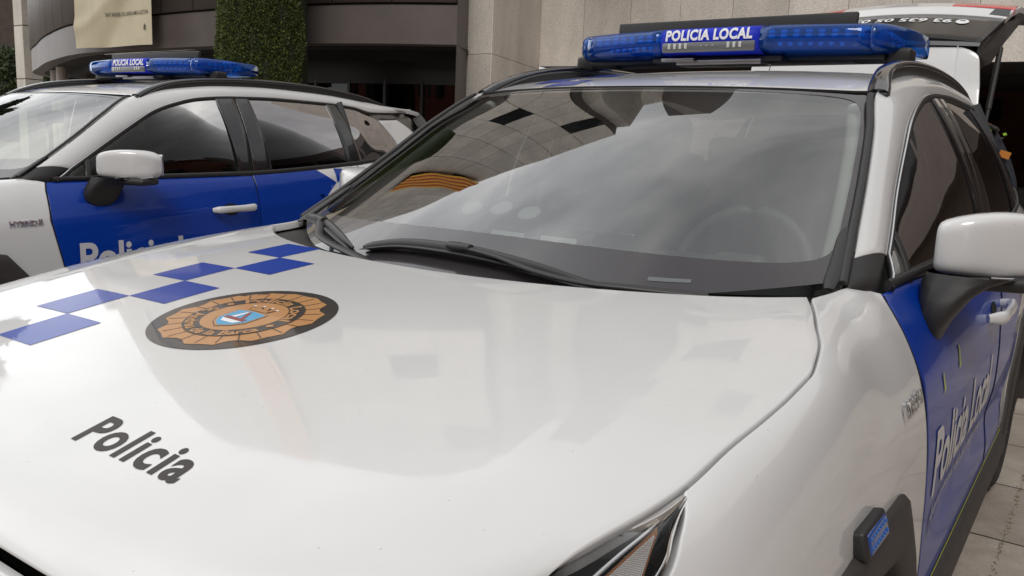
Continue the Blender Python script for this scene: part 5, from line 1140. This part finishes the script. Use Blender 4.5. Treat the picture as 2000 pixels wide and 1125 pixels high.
tc0 = np.array([-11.28, 9.5, 0.]); OTP = tuple(tc0); tp = empty('topiary_cypress', OTP); tag(tp, 'tall clipped cypress column, dark green, behind the left police car', 'tree')
def tr(z): return np.interp(z, [.25, .6, 2.0, 4.5, 6.0, 7.5], [.6, .77, .79, .755, .70, .4])
G = np.array([[(tc0[0] + (tr(z) - .05 + .02 * math.sin(9 * t + 3 * z)) * math.cos(t), tc0[1] + (tr(z) - .05) * math.sin(t), z) for t in np.linspace(0, 2 * math.pi, 60)] for z in np.linspace(.25, 7.5, 60)])
cr_ = MB().grid(G).build('crown', M['cypcore'], tp, off=OTP)
n_ = 110000; z = rng.uniform(.25, 7.4, n_); t_ = rng.uniform(math.pi * .9, math.pi * 2.1, n_); wob = .025 * np.sin(7 * t_ + 4 * z) + .02 * np.sin(13 * t_ - 5 * z) + rng.normal(0, .018, n_); r = tr(z) - .02 + wob
P = np.stack([tc0[0] + r * np.cos(t_), tc0[1] + r * np.sin(t_), z], -1); N = np.stack([np.cos(t_), np.sin(t_), 0 * t_], -1); V, F = leaves(P, N, .014, .036)
obj('foliage', V, F.tolist(), M['cyp'], tp, False, OTP); MB().tube([(tc0[0], tc0[1], 0), (tc0[0], tc0[1], .5)], .16, 10).build('trunk', mat('bark', (.05, .035, .025), .9, bump=(30, .8)), tp, off=OTP)

# ---- far left: trees, buildings
def tree(x, y, h, r, label, n_=26000, s=(.10, .22), seed=1, low=.25, group=None, m_=None):
    g = np.random.default_rng(seed); root = empty('tree', (x, y, 0)); tag(root, label, 'tree', group); O_ = (x, y, 0)
    q = MB(); q.tube(spl([(x, y, 0), (x + .1, y, h * .3), (x - .05, y + .1, h * .6), (x, y, h * .8)], 12), np.linspace(.22, .05, 12) * h / 6, 10)
    for k_ in range(9):
        a = g.uniform(0, 6.28); z = h * g.uniform(.3, .6); e_ = np.array([x + r * .7 * math.cos(a), y + r * .7 * math.sin(a), z + h * .2]); q.tube(spl([(x, y, z), tuple((np.array([x, y, z]) + e_) / 2 + (0, 0, .1)), tuple(e_)], 6), np.linspace(.08, .02, 6) * h / 6, 6)
    q.build('trunk', M['bark'], root, off=O_)
    C = []; 
    for k_ in range(46):
        d = norm(g.normal(0, 1, 3)); C.append((np.array([x, y, h * (low + (1 - low) / 2)]) + d * np.array([r, r, h * (1 - low) / 2]) * g.uniform(.35, .92), g.uniform(.16, .34) * r))
    idx = g.integers(0, len(C), n_); c = np.array([C[i][0] for i in idx]); rr = np.array([C[i][1] for i in idx])[:, None]; d = norm(g.normal(0, 1, (n_, 3))); P = c + d * rr * g.uniform(.55, 1.05, (n_, 1)); V, F = leaves(P, d, *s)
    obj('crown', V, F.tolist(), m_ or M['leaf'], root, False, O_)
M['bark'] = mat('bark_brown', (.05, .036, .026), .9, noise=(10, .4, 5), bump=(20, .8)); M['leaf'] = leafmat('broadleaf_foliage', (.014, .024, .008), (.05, .075, .022))
tree(-44.5, 22.0, 5.3, 2.6, 'dark bushy tree at the far left edge, left of the pale pier', seed=3, low=.12)
tree(-52.0, 29.0, 4.6, 2.6, 'small dark tree behind the bushy tree at the far left edge', n_=14000, seed=5, low=.2)
def simple_building(name, c, d, label, m_, wm_, nx, nz, yaw=0., z0=1.0, fh=3.0, ww=1.6, wh=1.3, face=-1, cat='building'):
    root = empty(name, (c[0], c[1], 0), yaw); tag(root, label, cat); q = MB(); q.box((0, 0, d[2] / 2), (d[0], d[1], d[2])); q.box((0, 0, d[2] + .12), (d[0] + .5, d[1] + .5, .24)); q.build('wall', m_, root, False)
    for i in range(nx):
        for k_ in range(nz):
            x = -d[0] / 2 + (i + .5) * d[0] / nx; z = z0 + k_ * fh + wh / 2; f_ = MB(); f_.box((x, face * (d[1] / 2 + .02), z), (ww + .14, .08, wh + .14)); fo = f_.build('window', M['bframe'], root, False); MB().box((x, face * (d[1] / 2 + .07), z), (ww, .03, wh)).build('pane', wm_, fo, False)
    return root
brick = mat('red_brick', (.20, .065, .04), .85, noise=(3, .2, 6), bump=(40, .3)); drk = mat('brown_facade', (.055, .040, .030), .8, noise=(2, .3, 5))
M['pane'] = mat('window_pane', (.02, .022, .025), .1, coat=1.)
simple_building('brown_building', (-62, 40, 0), (26, 10, 14), 'dark brown building far off behind the trees at the left edge', drk, M['pane'], 8, 4, math.radians(38))
q = empty('low_white_wall', (-47, 27, 0), math.radians(35)); tag(q, 'pale concrete canopy beam behind the far left tree', 'canopy'); MB().rbox((0, 0, 5.6), (9, .8, 1.25), .02).build('beam', M['stone_light'], q, False); pq = MB(); pq.box((-4, 0, 2.5), (.5, .5, 5)); pq.box((4, 0, 2.5), (.5, .5, 5)); pq.build('post', M['stone_light'], q, False)
van = empty('parked_van', (-41.0, 24.8, 0), math.radians(40)); 
tag(van, 'small pale van glimpsed low behind the trees at the far left', 'van'); q = MB(); q.rbox((0, 0, 1.25), (4.6, 1.8, 1.3), .25); q.rbox((.4, 0, 1.9), (3.6, 1.6, .8), .25); q.build('body', M['white'], van)
q = MB(); q.rbox((.4, -.80, 1.95), (3.0, .06, .45), .02); q.build('window', M['pane'], van)
for xx in (-1.5, 1.5):
    for yy in (-.85, .85): q = MB(); q.tube([(xx, yy - .1, .33), (xx, yy + .1, .33)], .33, 20); q.build('wheel', M['rubber'], van)
# ---- buildings across the street (they stand beside and behind the photographer, seen mirrored in glass and paint)
simple_building('brick_building', (18.5, 8, 0), (46, 9, 10.5), 'red brick building across the street, mirrored in the car windows', brick, M['pane'], 12, 4, math.radians(90), 1.1, 3.0, 1.8, 1.2, face=1)
simple_building('brick_building', (-6, -34, 0), (50, 9, 8.5), 'longer red brick building behind the photographer, three floors of windows', brick, M['pane'], 14, 2, 0, 1.2, 3.2, 1.8, 1.3, face=1)
tree(11.0, -7.5, 7.5, 3.0, 'leafy street tree behind the photographer, nearest the brick row', n_=20000, s=(.14, .28), seed=8, low=.3)

tree(-19.2, 3.6, 9.0, 3.0, 'tall leafy tree left of the photographer, beyond the left police car', n_=26000, s=(.14, .28), seed=11, low=.3)
# ---- striped flag banner hanging on the curved wing, mirrored in the windscreen
fm = bpy.data.materials.new('striped_cloth'); fm.use_nodes = True; n = fm.node_tree.nodes; l = fm.node_tree.links; b = n['Principled BSDF']; b.inputs['Roughness'].default_value = .8
uvn = n.new('ShaderNodeTexCoord'); sp_ = n.new('ShaderNodeSeparateXYZ'); l.new(uvn.outputs['Generated'], sp_.inputs[0]); mu = n.new('ShaderNodeMath'); mu.operation = 'MULTIPLY'; mu.inputs[1].default_value = 4.5; l.new(sp_.outputs[0], mu.inputs[0])
fr2 = n.new('ShaderNodeMath'); fr2.operation = 'FRACT'; l.new(mu.outputs[0], fr2.inputs[0]); gt = n.new('ShaderNodeMath'); gt.operation = 'GREATER_THAN'; gt.inputs[1].default_value = .5; l.new(fr2.outputs[0], gt.inputs[0])
mxx = n.new('ShaderNodeMix'); mxx.data_type = 'RGBA'; mxx.inputs['A'].default_value = (.85, .48, .05, 1); mxx.inputs['B'].default_value = (.50, .05, .02, 1); l.new(gt.outputs[0], mxx.inputs['Factor']); l.new(mxx.outputs['Result'], b.inputs['Base Color'])
FLG = (-15.2, 9.78); q = MB(); q.grid(np.array([[(FLG[0] + u, FLG[1] + .03 * math.sin(5 * u + 2 * z), z) for u in np.linspace(0, 1.3, 12)] for z in np.linspace(8.6, 15.2, 30)])); fl = q.build('striped_flag', fm, None, off=(FLG[0], FLG[1], 12)); fl.location = (FLG[0], FLG[1], 12)
tag(fl, 'long yellow and red striped flag banner hanging high on the curved facade', 'flag')

# ---- officer at the raised tailgate
def person():
    O_ = (.42, 4.98, 0); root = empty('person', O_); tag(root, 'person in dark uniform jacket with orange arm patch at the raised tailgate', 'person')
    J = {'pel': (.42, 4.98, .95, .155), 'w': (.42, 4.97, 1.12, .145), 'ch': (.42, 4.93, 1.32, .165), 'nk': (.42, 4.90, 1.50, .075), 'hd0': (.42, 4.86, 1.58, .06),
         'sL': (.575, 4.90, 1.455, .085), 'eL': (.70, 4.80, 1.20, .062), 'hL': (.62, 4.56, 1.06, .045), 'sR': (.265, 4.90, 1.455, .085), 'eR': (.16, 4.80, 1.20, .062), 'hR': (.24, 4.56, 1.06, .045),
         'hpL': (.52, 4.98, .90, .11), 'knL': (.53, 4.96, .50, .07), 'anL': (.53, 5.02, .10, .05), 'toL': (.54, 4.86, .045, .042), 'hpR': (.32, 4.98, .90, .11), 'knR': (.31, 4.96, .50, .07), 'anR': (.31, 5.02, .10, .05), 'toR': (.30, 4.86, .045, .042)}
    E_ = [('pel', 'w'), ('w', 'ch'), ('ch', 'nk'), ('nk', 'hd0'), ('ch', 'sL'), ('sL', 'eL'), ('eL', 'hL'), ('ch', 'sR'), ('sR', 'eR'), ('eR', 'hR'), ('pel', 'hpL'), ('hpL', 'knL'), ('knL', 'anL'), ('anL', 'toL'), ('pel', 'hpR'), ('hpR', 'knR'), ('knR', 'anR'), ('anR', 'toR')]
    def skin(name, J, E_, m_, par, root_k, lv=2):
        ks = list(J); me = bpy.data.meshes.new(name); me.from_pydata([tuple(np.array(J[k][:3]) - O_) for k in ks], [(ks.index(a), ks.index(b_)) for a, b_ in E_], []); me.materials.append(m_); o = bpy.data.objects.new(name, me); COL.objects.link(o); o.parent = par
        md = o.modifiers.new('skin', 'SKIN'); md.use_smooth_shade = True
        for i, k in enumerate(ks): r_ = J[k][3]; me.skin_vertices[0].data[i].radius = (r_, r_ * (.8 if k in ('ch', 'w', 'pel') else 1)); me.skin_vertices[0].data[i].use_root = (k == root_k)
        sb = o.modifiers.new('s', 'SUBSURF'); sb.levels = lv; sb.render_levels = lv
        return o
    navy = mat('navy_uniform', (.010, .012, .022), .8, noise=(60, .3, 4), bump=(90, .3)); sk = mat('skin', (.45, .26, .18), .5)
    body = skin('body', J, E_, navy, root, 'pel')
    # head
    def ell(c, r, m_, name, par, R=None):
        G = np.array([[(r[0] * math.sin(a) * math.cos(t), r[1] * math.sin(a) * math.sin(t), r[2] * math.cos(a)) for t in np.linspace(0, 2 * math.pi, 33)] for a in np.linspace(0, math.pi, 21)])
        return MB().grid(G + np.array(c)).build(name, m_, par, off=O_)
    hd = np.array([.42, 4.82, 1.69]); G = []
    for a in np.linspace(0, math.pi, 25):
        for t in np.linspace(0, 2 * math.pi, 41):
            x, y, z = math.sin(a) * math.cos(t), math.sin(a) * math.sin(t), math.cos(a); w_ = 1 - .22 * max(0, -z) ** 1.5; px, py, pz = .076 * x * w_, .098 * y, .118 * z
            if y < 0: py -= .016 * math.exp(-((x / .16) ** 2) - ((z + .12) / .16) ** 2) ; py += .008 * math.exp(-(((abs(x) - .38) / .14) ** 2) - ((z - .08) / .10) ** 2); py -= .005 * math.exp(-((x / .3) ** 2) - ((z + .45) / .07) ** 2)
            G.append((px, py, pz))
    head = MB().grid(np.array(G).reshape(25, 41, 3) + hd).build('head', sk, body, off=O_)
    e_ = MB()
    for s in (-1, 1): e_.rbox(hd + np.array([s * .029, -.088, .010]), (.022, .008, .009), .003)
    e_.build('eyes', M['void'], head, off=O_); q = MB(); q.rbox(hd + np.array([0, -.095, -.052]), (.045, .008, .010), .003); q.build('mouth', mat('lips', (.35, .12, .1), .5), head, off=O_)
    q = MB()
    for s in (-1, 1): q.rbox(hd + np.array([s * .078, .005, -.005]), (.014, .032, .058), .006)
    q.build('ear', sk, head, off=O_)
    G = np.array([[(.084 * math.sin(a) * math.cos(t), .012 + .104 * math.sin(a) * math.sin(t), .010 + .122 * math.cos(a)) for t in np.linspace(0, 2 * math.pi, 33)] for a in np.linspace(0, 1.45, 12)])
    MB().grid(G + hd).build('hair', mat('dark_hair', (.02, .014, .01), .6), head, off=O_)
    for s in (-1, 1):       # hands: palm, four fingers, thumb
        w = np.array(J['hL'][:3] if s > 0 else J['hR'][:3]); JJ = {'w': (*w, .026), 'p': tuple(w + (-.01 * s, -.05, -.02)) + (.030,)}; EE = [('w', 'p')]
        for k_ in range(4):
            b0 = w + np.array([s * (.026 - k_ * .018), -.09, -.03]); ln_ = (.026, .031, .033, .024)[k_]; JJ['a%d' % k_] = (*b0, .010); JJ['b%d' % k_] = (*(b0 + (0, -ln_, -.010)), .009); JJ['c%d' % k_] = (*(b0 + (0, -ln_ * 1.5, -.034)), .008); EE += [('p', 'a%d' % k_), ('a%d' % k_, 'b%d' % k_), ('b%d' % k_, 'c%d' % k_)]
        JJ['t0'] = (*(w + (-s * .038, -.045, -.022)), .011); JJ['t1'] = (*(w + (-s * .05, -.078, -.036)), .009); EE += [('p', 't0'), ('t0', 't1')]
        skin('hand', JJ, EE, sk, body, 'w')
    # shoulder board with chevrons, collar piping, arm patch
    q = MB(); q.rbox((.555, 4.865, 1.545), (.13, .065, .014), .005, Matrix.Rotation(math.radians(22), 3, 'Y')); q.rbox((.60, 4.85, 1.52), (.05, .075, .02), .006, Matrix.Rotation(math.radians(30), 3, 'Y')); ep = q.build('shoulder_board', mat('board_black', (.01, .01, .01), .6), body, off=O_)
    q = MB()
    for k_ in range(3):
        for s in (-1, 1): q.box((.535 + k_ * .020, 4.865 + s * .013, 1.560 - k_ * .008), (.008, .032, .004), Matrix.Rotation(math.radians(22), 3, 'Y') @ Matrix.Rotation(math.radians(35 * s), 3, 'Z'))
    q.build('gold_chevrons', M['badge_gold'], ep, False, off=O_)
    q = MB(); q.box((.575, 4.812, 1.505), (.03, .012, .03), Matrix.Rotation(.6, 3, 'Y')); q.box((.655, 4.835, 1.49), (.012, .05, .012), Matrix.Rotation(-.5, 3, 'Y')); q.build('fluorescent_piping', mat('lime', (.42, .75, .05), .5), body, False, off=O_)
    q = MB(); q.box((.672, 4.785, 1.385), (.052, .008, .036), Matrix.Rotation(.30, 3, 'Y') @ Matrix.Rotation(-.25, 3, 'Z')); q.build('arm_patch', mat('orange_patch', (.75, .28, .05), .7), body, False, off=O_)
    q = MB(); q.rbox((.56, 4.78, 1.14), (.05, .03, .10), .008); q.build('radio_pouch', mat('pouch', (.02, .02, .02), .6), body, off=O_)
person()
